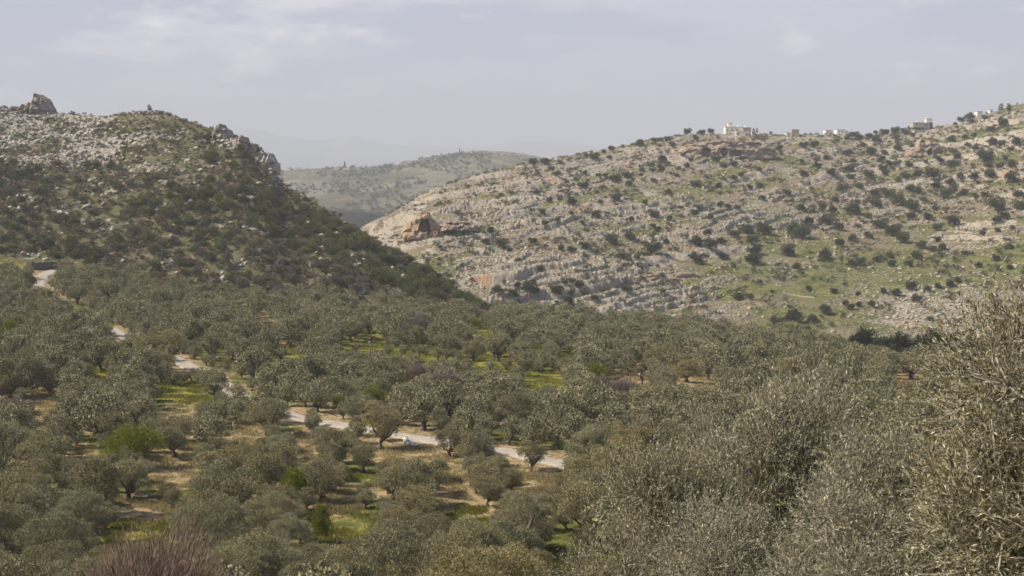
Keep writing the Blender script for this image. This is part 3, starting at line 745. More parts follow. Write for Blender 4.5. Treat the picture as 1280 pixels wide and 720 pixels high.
# special shrubs in the grove
def bush_arrays(seed, n, ll, lw, nl=8, rx=1.0, rz=0.8, zc=0.62, per=5, updir=0.5, spread=0.7, lr=(0.38, 0.62)):
    r = np.random.default_rng(seed); lobes = [(np.array([0, 0, zc * 0.75]), 0.62 * rx)] + crown_pts(r, rx, rz, zc, nl, lr, low=-0.4)
    return tufts(r, lobes, n, ll, lw, per, updir=updir, spread=spread)
def bush_mesh(name, mat, *a, **k):
    V, Q, T = bush_arrays(*a, **k); return mesh_np(name, V, Q, [mat], {'tone': T})
def twig_mesh(name, mat, seed, n, spreadr=1.0, h=1.6, w=0.012, ln=0.35):
    """bare shrub: many thin upright twigs fanning from the ground"""
    r = np.random.default_rng(seed)
    a = r.uniform(0, 6.28, n); q = r.uniform(0, 1, n) ** 0.5; hh = r.uniform(0.15, 1, n) ** 0.7
    env = np.sqrt(np.clip(1 - q ** 2 * 0.85, 0, 1))
    lump = 0.8 + 0.35 * vnoise(np.cos(a) * q * 3 + 5, np.sin(a) * q * 3 + 5, seed)
    P = np.stack([np.cos(a) * q * spreadr * (0.45 + 0.6 * hh), np.sin(a) * q * spreadr * (0.45 + 0.6 * hh), hh * h * env * lump], 1)
    D = unit(np.stack([np.cos(a) * q * 0.8, np.sin(a) * q * 0.8, np.ones(n)], 1) + r.normal(size=(n, 3)) * 0.28)
    V, Q = leaves(P, D, ln * r.uniform(0.5, 1.4, n), w, r)
    T = np.repeat(np.clip(r.normal(0.45, 0.2, n) + 0.2 * (hh - 0.6), 0, 1), 4)
    st = [([np.array([0, 0, -0.1]), np.array([math.cos(b) * spreadr * 0.25, math.sin(b) * spreadr * 0.25, h * 0.35]), np.array([math.cos(b) * spreadr * 0.6, math.sin(b) * spreadr * 0.6, h * 0.75])], [0.05, 0.03, 0.01]) for b in r.uniform(0, 6.28, 14)]
    V2, Q2 = tubes(st, 4)
    return mesh_np(name, np.concatenate([V, V2]), np.concatenate([Q, Q2 + len(V)]), [mat], {'tone': np.concatenate([T, np.full(len(V2), 0.4)])})
YG = [bush_mesh('yellow_shrub', M['ygreen'], 200 + i, 9000, 0.10, 0.03, nl=14, updir=0.9, spread=0.4) for i in range(2)]
PU = [twig_mesh('bare_bush', M['purple'], 210 + i, 9000, 1.0, 1.5, 0.018, 0.22) for i in range(3)]
sp_items = []
for i, (x, y, z, w, h, k, a, b) in enumerate(spec3):
    me = (YG if k == 'ygreen' else PU)[i % (2 if k == 'ygreen' else 3)]
    o = link(bpy.data.objects.new('yellow_shrub' if k == 'ygreen' else 'bare_bush', me)); o.location = (x, y, z - 0.1); o.rotation_euler = (0, 0, i * 1.7)
    o.scale = (w / 2.1, w / 2.1, h / 1.55)
    if k == 'ygreen': tagp(o, cat='shrub', group='yellow-green shrubs in the grove'); sp_items.append((o, a, b, 'bright yellow-green leafy'))
    else: tagp(o, cat='bare bush', group='bare bushes in the grove'); sp_items.append((o, a, b, 'leafless purple-brown'))
label_all([s for s in sp_items if 'yellow' in s[3]], [l for l in LAND if 'shrub' not in l[2] and 'yellow-green bush' not in l[2]], 'shrub')
label_all([s for s in sp_items if 'purple' in s[3]], [l for l in LAND if 'purple' not in l[2]], 'bush')
sp_items[0][0]['label'] = 'large round yellow-green bush left of the bare tan clearing'
sp_items[6][0]['label'] = 'wide leafless purple-brown thicket below the yellow flowered field'
# reddish bare shrub at the bottom edge
x, y = col(188, 52), 52.0; z = float(Hg(np.array([x]), np.array([y]))[0])
rs = link(bpy.data.objects.new('bare_shrub', twig_mesh('bare_shrub', M['red'], 230, 26000, 1.0, 1.5, 0.006, 0.11)))
top = (HY - 672) / F * y; rs.location = (x, y, z); rs.scale = (3.6, 3.2, (top - z) / 1.5)
tagp(rs, 'big leafless reddish-brown shrub at the bottom left', 'shrub')

# dark evergreen trees behind the grove
DK = [bush_arrays(240 + i, 3600, 0.30, 0.14, nl=12, rx=2.6, rz=2.0, zc=2.4) for i in range(3)]
DKm = [mesh_np('crown', a[0], a[1], [M['darktree']], {'tone': a[2]}) for a in DK]
DKt = trunk_mesh(np.random.default_rng(3), 'trunk', 1.0, 0.22, [(np.array([0.5, 0, 2.2]), 1.0), (np.array([-0.6, 0.3, 2.4]), 1.0), (np.array([0, -0.5, 2.6]), 1.0), (np.array([0, 0.6, 2.0]), 1.0)], 2, 5)
dki = []
for i, (a, b, w, h) in enumerate([(1064, 447, 22, 24), (1082, 445, 32, 30), (1106, 450, 30, 26), (1130, 448, 32, 28), (1152, 448, 24, 24), (1170, 447, 32, 32), (1192, 449, 28, 28), (1212, 450, 30, 26), (1098, 457, 30, 24), (1118, 459, 26, 22)]):
    Y = 272 - (b - 445) * 0.9; X = col(a, Y); Z = float(Hg(np.array([X]), np.array([Y]))[0])
    zt = (HY - (b - h - 3)) / F * Y
    o = place_pair('evergreen_tree', (DKt, DKm[i % 3]), (X, Y, Z), i * 1.3, (w * Y / F / 5.4, max(zt - Z, 2.5) / 4.5))
    tagp(o, cat='evergreen tree', group='row of dark evergreens at the grove edge')
    dki.append((a, o))
for k, (a, o) in enumerate(sorted(dki, key=lambda q: q[0])):
    o['label'] = f'very dark evergreen tree, {"leftmost" if k == 0 else ORD[k] + "from the left"} in the row at the grove edge'

# ------------------------------------------------------------------ shrubs of the right hill (centre px, py, width in the photograph)
RB = """860,162,10 876,160,7 889,162,8 879,164,6 870,172,8 800,179,13 818,175,9 825,175,7 835,175,8 841,181,9 765,185,9 734,194,6 744,195,13 761,196,7 755,190,6 700,203,6
682,201,13 666,202,12 689,211,8 696,217,11 732,217,7 720,225,6 730,232,12 748,219,7 757,220,7 786,219,12 769,224,14 787,229,11 746,240,7 802,212,8 801,218,6 814,207,8 827,200,13
827,211,10 816,213,7 854,193,7 864,199,7 858,207,8 849,210,6 871,229,12 846,219,6 895,199,11 904,207,9 917,204,12 928,199,7 949,197,6 948,180,8 949,212,8 927,218,8 919,222,8
899,233,10 950,232,10 937,234,8 953,247,11 884,222,5 834,239,9 817,225,7 770,247,13 715,252,13 687,250,10 677,265,10 670,240,9 746,268,14 714,266,8 696,274,9 681,281,9 728,279,8
751,252,7 806,254,8 817,267,15 836,272,9 851,260,8 874,260,9 887,271,10 869,267,10 900,256,8 911,257,8 922,259,9 816,282,8 932,285,14 952,286,12 790,274,8 975,185,9 1004,181,11
1019,181,11 1059,191,12 1047,176,5 1005,217,11 1002,202,7 1021,199,8 1032,197,9 1022,206,11 1040,215,14 1062,210,15 1067,201,8 1064,220,10 1085,219,13 1074,232,10 1054,236,14
983,240,12 1001,260,12 1011,277,14 1029,260,10 1035,274,22 1044,251,9 1042,262,9 1066,261,20 1049,284,14 992,285,20 1079,181,9 1090,189,14 1106,190,9 1074,172,10 1067,167,12 1059,172,7
1087,169,9 1096,172,12 1092,175,7 1095,164,7 1106,165,12 1120,165,12 1122,185,10 1121,177,6 1120,171,10 1132,164,12 1139,157,9 1140,168,8 1141,182,9 1121,205,9 1112,204,9 1102,200,11
1104,210,11 1106,216,10 1136,206,10 1157,203,6 1175,199,10 1146,217,14 1132,220,12 1165,217,20 1122,225,8 1093,242,14 1110,240,18 1125,249,24 1092,255,10 1099,256,11 1085,270,10
1100,279,20 1119,285,16 1139,235,14 1147,238,12 1141,260,18 1139,270,12 1159,272,13 1156,250,8 1169,260,8 1170,232,12 1185,241,18 1187,227,12 1172,284,12 1192,276,17 1204,240,12
1191,204,13 1197,196,9 1192,189,10 1190,174,12 1206,171,8 1217,169,8 1194,154,6 1201,149,10 1211,145,13 1215,152,8 1231,147,8 1237,161,12 1254,154,15 1262,137,7 1221,185,9 1240,180,14
1252,180,10 1270,177,13 1264,186,8 1231,196,20 1210,181,8 1201,220,10 1219,219,12 1235,206,11 1237,217,16 1251,207,11 1266,205,13 1265,222,18 1256,197,8 1219,244,8 1231,244,9
1245,256,22 1274,242,14 1275,257,16 1255,269,14 1246,274,12 957,288,18 937,288,12 1002,290,24 941,301,14 986,313,20 944,312,18 943,323,18 995,333,10 1031,318,14 1049,304,12 1065,299,11
1086,294,12 1115,288,20 1127,298,18 1228,291,9 1246,287,9 1151,305,14 1165,310,12 1178,309,12 1173,299,10 1145,319,14 1135,330,11 1113,320,9 1114,329,12 1095,324,11 1077,327,13
1065,329,9 1206,316,9 1246,322,11 1262,308,10 1262,334,9 1248,337,8 1225,332,8 1198,350,11 1187,354,12 1173,357,9 1159,360,11 1140,358,15 1119,365,14 1146,374,12 1104,364,9
1072,367,8 1043,364,9 1011,361,8 965,364,6 937,371,10 923,371,14 1056,378,10 1063,383,12 1073,381,9 1089,380,10 1030,387,16 987,383,6 993,398,26 1016,397,16 971,403,18 1011,412,10
1163,399,7 1243,372,9 614,288,11 666,301,12 625,305,16 606,302,10 637,313,7 701,311,9 714,312,12 731,307,13 763,299,20 787,296,13 777,320,12 797,321,9 822,287,9 833,303,10 819,311,18
873,302,18 890,307,17 886,291,10 902,301,14 919,292,14 935,288,13 866,320,12 873,326,14 904,320,14 939,322,18 842,344,12 676,336,9 706,353,9 716,352,9 725,355,12 646,357,10
662,360,22 694,363,18 621,363,14 642,367,14 714,366,9 670,368,10 743,374,11 711,378,16 784,362,14 829,364,7 876,399,11 886,393,10 926,372,12 542,238,11 544,248,9 563,235,6 581,256,11
582,234,8 593,233,7 598,249,10 604,259,9 615,262,9 636,254,10 636,224,8 648,219,8 640,212,7 591,300,10 592,315,13 561,303,12 543,308,12 571,312,8 550,292,7 524,312,10 502,259,9"""
RB = [tuple(map(float, s.split(','))) for s in RB.split()][:298]
OK = [bush_mesh('hill_shrub', M['oak'], 300 + i, 2400, 0.15, 0.085, nl=9) for i in range(6)]
M['oak_light'] = mat_foliage('scrub_leaf', (0.042, 0.048, 0.020), (0.105, 0.112, 0.046), (0.20, 0.20, 0.09), transl=0.15, objvar=0.35)
OKL = [bush_mesh('oak_bush', M['oak_light'], 310 + i, 2600, 0.15, 0.075, nl=11) for i in range(4)]
BR = [bush_mesh('scrub_bush', M['brown'], 320 + i, 2400, 0.16, 0.06, nl=9) for i in range(4)]
RLAND = [(925, 163, 'the cream house'), (1152, 157, 'the concrete house on pillars'), (993, 165, 'the pink-walled house'), (525, 282, 'the cave in the orange cliff'), (915, 187, 'the cliff under the cream house'),
         (1160, 186, 'the crag below the pillar house'), (1045, 165, 'the white skyline houses'), (600, 225, 'the lower end of the right ridge'), (700, 200, 'the sloping middle of the skyline'),
         (1240, 150, 'the top right skyline'), (830, 335, 'the pink ledge in mid slope'), (850, 385, 'the pale stone terraces'), (1000, 360, 'the green lower slope'), (1140, 400, 'the white boulder field'),
         (660, 362, 'the thicket in the valley bottom'), (760, 250, 'the rocky slope centre'), (900, 260, 'the slope below the cream house'), (1040, 250, 'the shrubby slope centre-right'),
         (1150, 240, 'the dense upper right shrubs'), (1250, 240, 'the right frame edge, upper slope'), (1240, 330, 'the right frame edge, lower slope'), (660, 290, 'the banded slope at the left'),
         (1100, 320, 'the lower slope at right'), (890, 310, 'the shrub cluster in mid slope'), (570, 310, 'the narrow valley mouth'), (750, 310, 'the grassy band above the pink ledge')]
its = []
for i, (a, b, w) in enumerate(RB):
    x, y, z = hit(a, b + w * 0.34, Hr, 425, 1015)
    o = link(bpy.data.objects.new('hill_shrub', OK[i % 6])); wd = w * y / F
    s = wd / 2.1; o.location = (x, y, z - 0.15 * s); o.rotation_euler = (0, 0, float(r2.uniform(0, 6.28))); o.scale = (s, s, s * float(r2.uniform(0.9, 1.25)))
    tagp(o, cat='hill shrub', group='dark shrubs scattered over the right hill'); its.append((o, a, b, 'large dark green' if w >= 14 else 'small dark green' if w <= 8 else 'dark green'))
label_all(its, RLAND, 'shrub')
# small scrub between them: nobody could count it
pl = []
n = 0
while n < 6500:
    a = r2.uniform(475, 1330); Y = r2.uniform(440, 1000); X = col(a, Y)
    d = vnoise(X / 11, Y / 20, 95) * 0.7 + 0.3 * vnoise(X / 45, Y / 60, 94); s = (Y - 430) / 550
    dens = 0.10 + 1.0 * (d > 0.52) + 0.8 * (a > 1000) * (s > 0.4) - 0.55 * (a > 850) * (s < 0.22)
    if r2.uniform(0, 1.5) < dens: pl.append((int(r2.integers(3)), X, Y, 0.0, r2.uniform(0, 6.28), r2.uniform(0.3, 1.0) ** 1.7 * 1.45, 0)); n += 1
xs = np.array([p[1] for p in pl]); ys = np.array([p[2] for p in pl]); zs = Hr(xs, ys)
small = [bush_arrays(340 + i, 120, 0.32, 0.26, nl=5) for i in range(3)]
pl = [(p[0], p[1], p[2], z - 0.1, p[4], p[5], p[5] * 1.05) for p, z in zip(pl, zs)]
nb = len(pl) // 2
for nm, mt, sub in (('hillside_undergrowth', M['oak'], pl[:nb]), ('dry_undergrowth', M['brown'], pl[nb:])):
    V, Q, T = join_instances(small, sub); o = link(bpy.data.objects.new(nm, mesh_np(nm, V, Q, [mt], {'tone': T})))
    tagp(o, 'low green scrub between the rocks of the right hill' if 'hill' in nm else 'low brown scrub between the rocks of the right hill', 'undergrowth', kind='stuff')

# ------------------------------------------------------------------ scrub of the left hill
LLAND = [(45, 132, 'the rock crag on the skyline'), (187, 134, 'the lone skyline tree'), (130, 155, 'the pale rock slab under the summit'), (330, 190, 'the cliff at the right shoulder'), (280, 165, 'the shoulder crags'),
         (240, 170, 'the yellowish patch near the ridge'), (150, 200, 'the white limestone field'), (60, 200, 'the left limestone field'), (230, 220, 'the bushes below the white rocks'), (300, 230, 'the dark right flank'),
         (350, 262, 'the bright grassy patch on the flank'), (60, 250, 'the left middle slope'), (150, 260, 'the middle slope'), (60, 300, 'the slope above the lane bend'), (180, 305, 'the lower slope centre'),
         (290, 310, 'the green lower slope'), (400, 290, 'the descending right flank'), (390, 345, 'the foot of the flank'), (480, 330, 'the tapering end of the left hill'), (550, 360, 'the toe of the left hill'), (210, 335, 'the white rubble above the grove')]
cands = []; occl = []
k = 0
while k < 60000 and len(cands) < 1300:
    k += 1
    a = r2.uniform(-30, 640); Y = r2.uniform(338, 612); X = col(a, Y)
    _, s, _p = Hl_base(np.array([X]), np.array([Y])); s = float(s[0])
    if s < 0.0 or s > 1.03: continue
    rk = float(rock_left(np.array([X]), np.array([Y]), np.array([a]), np.array([s]))[0])
    if s > 0.5 and a < 300 and r2.uniform() < 0.15 + 0.95 * rk: continue
    if a < 110 and s < 0.02: continue
    if r2.uniform() < 0.5 * float(sst(vnoise(X / 19, Y / 19, 96), 0.5, 0.8)): continue
    sc = r2.uniform(0.8, 1.9) * (0.7 if (s > 0.55 and a < 260) else 1.0)
    if s > 0.9 and a > 180: sc *= 0.7
    if any((X - q[0]) ** 2 + (Y - q[1]) ** 2 < (0.72 * (sc + q[2]) * (0.85 if (a > 240 or s < 0.5) else 1.2)) ** 2 for q in occl): continue
    occl.append((X, Y, sc)); cands.append((X, Y, a, sc, s))
xs = np.array([c[0] for c in cands]); ys = np.array([c[1] for c in cands]); zs = Hall(xs, ys)
order = sorted(range(len(cands)), key=lambda i: -cands[i][3] / cands[i][1] + (0.5 if not -8 < cands[i][2] < 600 else 0))
li1, li2, restp = [], [], {0: [], 1: []}
for q, i in enumerate(order):
    X, Y, a, sc, s = cands[i]; z = float(zs[i]); br = vnoise(X / 25, Y / 25, 97) + r2.normal(0, 0.18) > 0.60
    if (len(li2) if br else len(li1)) < (150 if br else 280):
        o = link(bpy.data.objects.new('scrub_bush' if br else 'oak_bush', (BR if br else OKL)[int(r2.integers(4))]))
        o.location = (X, Y, z - 0.2); o.rotation_euler = (0, 0, float(r2.uniform(0, 6.28))); o.scale = (sc, sc, sc * float(r2.uniform(0.85, 1.25)))
        it = (o, a, float(rowpy(z + sc * 0.7, Y)), ('large ' if sc > 1.55 else 'small ' if sc < 1.1 else '') + ('brown leafless' if br else 'dark evergreen'))
        if br: tagp(o, cat='brown bush', group='brown scrub bushes on the left hill'); li2.append(it)
        else: tagp(o, cat='oak bush', group='evergreen oak bushes on the left hill'); li1.append(it)
    else: restp[int(br)].append((int(r2.integers(3)), X, Y, z - 0.2, float(r2.uniform(0, 6.28)), sc, sc * 0.85))
label_all(li1, LLAND, 'bush'); label_all(li2, LLAND, 'bush')
# plus low scrub filling
mid = [bush_arrays(360 + i, 150, 0.30, 0.24, nl=6) for i in range(3)]
for br in (0, 1):
    ex = []
    for _ in range(3600):
        a = r2.uniform(-20, 630); Y = r2.uniform(338, 600); X = col(a, Y)
        _, s, _p = Hl_base(np.array([X]), np.array([Y])); s = float(s[0])
        if s < 0.0 or s > 1: continue
        if a < 110 and s < 0.02: continue
        rk = float(rock_left(np.array([X]), np.array([Y]), np.array([a]), np.array([s]))[0])
        if r2.uniform() < rk * 0.25: continue
        ex.append((X, Y))
    ex = np.array(ex); ez = Hall(ex[:, 0], ex[:, 1])
    restp[br] += [(int(r2.integers(3)), x, y, z - 0.1, float(r2.uniform(0, 6.28)), sc, sc * 0.8) for (x, y), z, sc in zip(ex, ez, r2.uniform(0.3, 0.95, len(ex)))]
    V, Q, T = join_instances(mid, restp[br]); nm = ('green_undergrowth', 'brown_undergrowth')[br]
    o = link(bpy.data.objects.new(nm, mesh_np(nm, V, Q, [M['brown' if br else 'oak_light']], {'tone': T})))
    tagp(o, 'dense ' + ('brown' if br else 'green') + ' scrub filling the left hillside between bushes', 'undergrowth', kind='stuff')

# ------------------------------------------------------------------ loose rocks
def rock_variants(n=5, seed=9):
    out = []
    for k in range(n):
        bm = bmesh.new(); bmesh.ops.create_icosphere(bm, subdivisions=1, radius=1.0)
        r = random.Random(seed + k)
        for v in bm.verts: v.co *= r.uniform(0.62, 1.2); v.co.z *= 0.75
        V = np.array([v.co[:] for v in bm.verts]); T3 = np.array([[v.index for v in f.verts] for f in bm.faces]); bm.free(); out.append((V, T3))
    return out
RV = rock_variants()
M['stone'] = mat_simple('white_limestone', (0.44, 0.41, 0.36), (0.27, 0.245, 0.21), 0.8, 0.95, 0.5)
M['stone_warm'] = mat_simple('warm_limestone', (0.41, 0.36, 0.29), (0.27, 0.225, 0.175), 0.8, 0.95, 0.5)
def rocks(name, pts, size, mat, label):
    Vs, Qs = [], []; off = 0
    ang = r2.uniform(0, 6.28, len(pts))
    for (x, y, z), s, a in zip(pts, size, ang):
        V, Tq = RV[int(r2.integers(len(RV)))]; c, sn = math.cos(a), math.sin(a); f = r2.uniform(0.6, 1.3, 3) * s
        W_ = np.empty_like(V); vx = V[:, 0] * f[0]; vy = V[:, 1] * f[1]
        W_[:, 0] = vx * c - vy * sn + x; W_[:, 1] = vx * sn + vy * c + y; W_[:, 2] = V[:, 2] * f[2] + z + 0.1 * s
        Vs.append(W_); Qs.append(Tq + off); off += len(V)
    me = mesh_np(name, np.concatenate(Vs), np.concatenate(Qs), [mat], k=3)
    o = link(bpy.data.objects.new(name, me)); tagp(o, label, 'rocks', kind='stuff'); return o
def scatter(n, fn, px0, px1, Y0, Y1, H):
    a = r2.uniform(px0, px1, n * 6); Y = np.sqrt(r2.uniform(Y0 ** 2, Y1 ** 2, n * 6)); X = col(a, Y)
    keep = np.nonzero(r2.uniform(0, 1, n * 6) < fn(X, Y, a))[0][:n]
    X, Y = X[keep], Y[keep]; return np.stack([X, Y, H(X, Y)], 1)
def fl(X, Y, a):
    _, s, p = Hl_base(X, Y); return np.where((s > 0.03) & (s < 1.0), 0.05 + 0.95 * rock_left(X, Y, p, s), 0) * (0.2 + 0.8 * (vnoise(X / 7, Y / 5, 98) > 0.5))
p = scatter(6500, fl, -30, 600, 345, 605, Hl)
rocks('rocks', p, r2.uniform(0.25, 1.0, len(p)) ** 3 * 1.1 + 0.16, M['stone'], 'white limestone rocks strewn over the left hill')
def fr(X, Y, a):
    _, s, p = Hr_base(X, Y); zone = sst(a, 1020, 1120) * sst(s, 0.30, 0.16)
    return np.where((s > 0.0) & (s < 0.99), 0.05 + 0.55 * zone + 0.3 * (1 - green_right(X, Y, p, s)), 0) * (0.25 + 0.75 * (vnoise(X / 9, Y / 6, 99) > 0.48))
p = scatter(12000, fr, 470, 1320, 425, 980, Hr)
rocks('rocks', p, r2.uniform(0.3, 1.0, len(p)) ** 3 * 0.95 + 0.16, M['stone_warm'], 'pale rocks strewn over the right hill')

# ------------------------------------------------------------------ rock crags and cliffs
M['crag'] = mat_simple('grey_crag', (0.38, 0.32, 0.25), (0.17, 0.15, 0.13), 0.35, 0.95, 0.8)
M['orange'] = mat_simple('orange_cliff', (0.46, 0.29, 0.17), (0.36, 0.28, 0.20), 0.18, 0.95, 0.8)
M['pinkcliff'] = mat_simple('pink_cliff', (0.34, 0.28, 0.22), (0.27, 0.20, 0.15), 0.14, 0.95, 0.8)
def crag(name, px, py, w, h, Yd, mat, label, cat, seed, cavity=None, deep=5.0, jag=0.25, name_kind='rock_outcrop', prof=None):
    """a rock face: a thick relief standing in the hillside; px,py centre of its foot, w,h its size in photo pixels at depth Yd"""
    Wm, Hm_ = w * Yd / F, h * Yd / F; X0 = col(px, Yd); Z0 = (HY - py) / F * Yd
    nx = 90; nz = 56
    u = np.linspace(-1, 1, nx); v = np.linspace(0, 1, nz); U, Vv = np.meshgrid(u, v)
    top = prof(U) if prof is not None else 1 - 0.55 * np.abs(U) ** 2.2
    top = top * (1 + jag * fbm(U * 4 + seed, U * 0, seed, 4))
    x = U * Wm / 2; zz = Vv * top * Hm_
    # face leans back, blocky relief with vertical joints and ledges
    y = -deep * 0.5 * (1 - Vv ** 2) * np.sqrt(np.clip(1 - U ** 2, 0.02, 1)) - deep * 0.5 * np.sqrt(np.clip(1 - U ** 2, 0, 1))
    y = y + deep * 0.28 * fbm(x / (Wm * 0.10) + 3, zz / (Hm_ * 0.33), seed + 1, 4) + 0.12 * deep * (np.floor(zz / Hm_ * 5 + fbm(x / 3, zz / 3, seed + 2, 2)) % 2)
    if cavity:
        for (cu, cv, ru, rv, dp) in cavity:
            e = ((U - cu) / ru) ** 2 + ((Vv - cv) / rv) ** 2
            y = y + dp * sst(e, 1.05, 0.75)
    front = np.stack([x.ravel() + X0, y.ravel() + Yd, zz.ravel() + Z0 - 0.8], 1)
    back = front.copy(); back[:, 1] = Yd + deep * 1.4 + 0 * back[:, 1]; back[:, 2] -= 0.3
    f = grid_faces(nz, nx); n0 = len(front); fb = f[:, ::-1] + n0
    def strip(idx):
        idx = np.array(idx); return np.stack([idx[:-1], idx[1:], idx[1:] + n0, idx[:-1] + n0], 1)
    b1 = strip([i for i in range(nx)]); t1 = strip([(nz - 1) * nx + i for i in range(nx)][::-1])
    l1 = strip([i * nx for i in range(nz)][::-1]); r1 = strip([i * nx + nx - 1 for i in range(nz)])
    me = mesh_np(name, np.concatenate([front, back]), np.concatenate([f, fb, b1[:, ::-1], t1[:, ::-1], l1[:, ::-1], r1[:, ::-1]]), [mat])
    o = link(bpy.data.objects.new(name, me)); tagp(o, label, cat); return o
def depth_at(px, py, H, lo, hi): return hit(px, py, H, lo, hi)[1]
crag('rock_outcrop', 45, 145, 34, 25, 592, M['crag'], 'tall blocky tan crag standing on the left skyline', 'rock outcrop', 3, deep=7, jag=0.7, prof=lambda U: 0.95 - 0.6 * np.abs(U - 0.1) ** 2)
crag('rock_outcrop', 24, 145, 26, 14, 590, M['crag'], 'low reddish rocks left of the skyline crag', 'rock outcrop', 5, deep=6, jag=0.5)
crag('rock_outcrop', 6, 146, 26, 13, 591, M['crag'], 'low pale rock hump at the left end of the skyline', 'rock outcrop', 6, deep=6, jag=0.5)
crag('rock_outcrop', 70, 146, 34, 13, 594, M['crag'], 'low dark rocks sloping down right of the skyline crag', 'rock outcrop', 7, deep=5, jag=0.5, prof=lambda U: 0.55 - 0.45 * U)
crag('rock_outcrop', 128, 168, 40, 10, 556, M['stone'], 'smooth pale rock slab just below the summit', 'rock outcrop', 8, deep=6, jag=0.3)
crag('rock_outcrop', 277, 178, 26, 22, 524, M['crag'], 'grey crag on the left hill shoulder, highest of the shoulder crags', 'rock outcrop', 9, deep=7, jag=0.35)
crag('rock_outcrop', 305, 196, 26, 26, 508, M['crag'], 'rounded grey crag in the middle of the shoulder crags', 'rock outcrop', 10, deep=7, jag=0.35)
crag('rock_outcrop', 332, 215, 26, 28, 496, M['stone'], 'white-faced crag forming the cliff at the end of the shoulder', 'rock outcrop', 11, deep=7, jag=0.35)
Yc = depth_at(525, 300, Hr, 440, 1000)
crag('cave_cliff', 528, 297, 50, 29, Yc + 2.5, M['orange'], 'orange cliff with a dark arched cave at its centre', 'cliff', 12, cavity=[(0.12, 0.52, 0.30, 0.26, 7.0), (0.34, 0.32, 0.10, 0.22, 6.0)], deep=4.2, jag=0.35)
Yc = depth_at(585, 292, Hr, 440, 1000)
crag('cliff', 572, 286, 50, 12, Yc + 2.5, M['pinkcliff'], 'vertical jointed grey-pink cliff right of the cave', 'cliff', 13, deep=7, jag=0.25)
Yc = depth_at(905, 196, Hr, 440, 1010)
crag('cliff', 905, 197, 130, 24, Yc - 2, M['pinkcliff'], 'long rust-stained cliff below the cream house', 'cliff', 14, cavity=[(-0.36, 0.35, 0.10, 0.3, 6.0), (-0.02, 0.35, 0.07, 0.25, 5.0), (0.2, 0.3, 0.14, 0.18, 4.0)], deep=8, jag=0.15)
Yc = depth_at(1160, 194, Hr, 440, 1010)
crag('cliff', 1156, 194, 44, 18, Yc + 0, M['pinkcliff'], 'reddish overhanging crag with a dark hole below the pillar house', 'cliff', 15, cavity=[(0.18, 0.25, 0.15, 0.3, 6.0)], deep=5, jag=0.5)
Yc = depth_at(800, 352, Hr, 430, 1010)
crag('cliff', 810, 353, 170, 15, Yc + 1, M['pinkcliff'], 'long low pink cliff in the middle of the right slope', 'cliff', 16, deep=3, jag=0.6, prof=lambda U: (0.7 + 0.3 * U) * (1 - np.abs(U) ** 4) + 0.02)

# dry stone walls and retaining wall
M['wall'] = mat_simple('dry_stone', (0.36, 0.32, 0.26), (0.22, 0.19, 0.16), 2.5, 0.95, 0.9)
def stone_wall(pix, H, lo, hi, thick, height, label, mat=None):
    P3 = smooth_path([hit(a, b, H, lo, hi)[:2] for a, b in pix], 8); d = unit(np.gradient(P3, axis=0)); nrm = np.stack([-d[:, 1], d[:, 0]], 1)
    z = H(P3[:, 0], P3[:, 1]); hh = height * (1 + 0.25 * fbm(np.arange(len(P3)) / 1.5, np.zeros(len(P3)), 101, 3))
    sec = [(-0.6, -0.6), (-0.5, 1.0), (0.5, 1.0), (0.6, -0.6)]
    V = np.concatenate([np.stack([np.concatenate([P3 + nrm * (s * thick), ], 1)[:, 0], (P3 + nrm * (s * thick))[:, 1], z + (hh if q > 0 else -0.6)], 1)[:, None] for s, q in sec], 1).reshape(-1, 3)
    V = V + r2.normal(0, 0.05, V.shape); n = len(P3); i = np.arange(n - 1)[:, None] * 4; j = np.arange(4)[None]; j2 = (j + 1) % 4
    Q = np.stack([i + j, i + 4 + j, i + 4 + j2, i + j2], -1).reshape(-1, 4)
    Q = np.concatenate([Q, [[3, 2, 1, 0]], [[4 * n - 4, 4 * n - 3, 4 * n - 2, 4 * n - 1]]])
    o = link(bpy.data.objects.new('stone_wall', mesh_np('stone_wall', V, Q, [mat or M['wall']]))); tagp(o, label, 'stone wall', 'field walls')
stone_wall([(34, 337), (46, 337), (60, 337), (72, 336)], Hg, 30, 440, 0.5, 1.9, 'brown retaining wall behind the upper bend of the lane', M['bark'])
stone_wall([(815, 389), (825, 393), (836, 396), (845, 395)], Hr, 430, 900, 0.5, 0.6, 'pale curved dry stone terrace wall on the lower slope')
stone_wall([(975, 367), (990, 369), (1018, 373)], Hr, 430, 900, 0.45, 0.45, 'low dry stone wall crossing the green lower slope')
stone_wall([(1052, 321), (1066, 313), (1085, 306), (1100, 303)], Hr, 430, 900, 0.45, 0.45, 'low dry stone wall climbing right above the green slope')

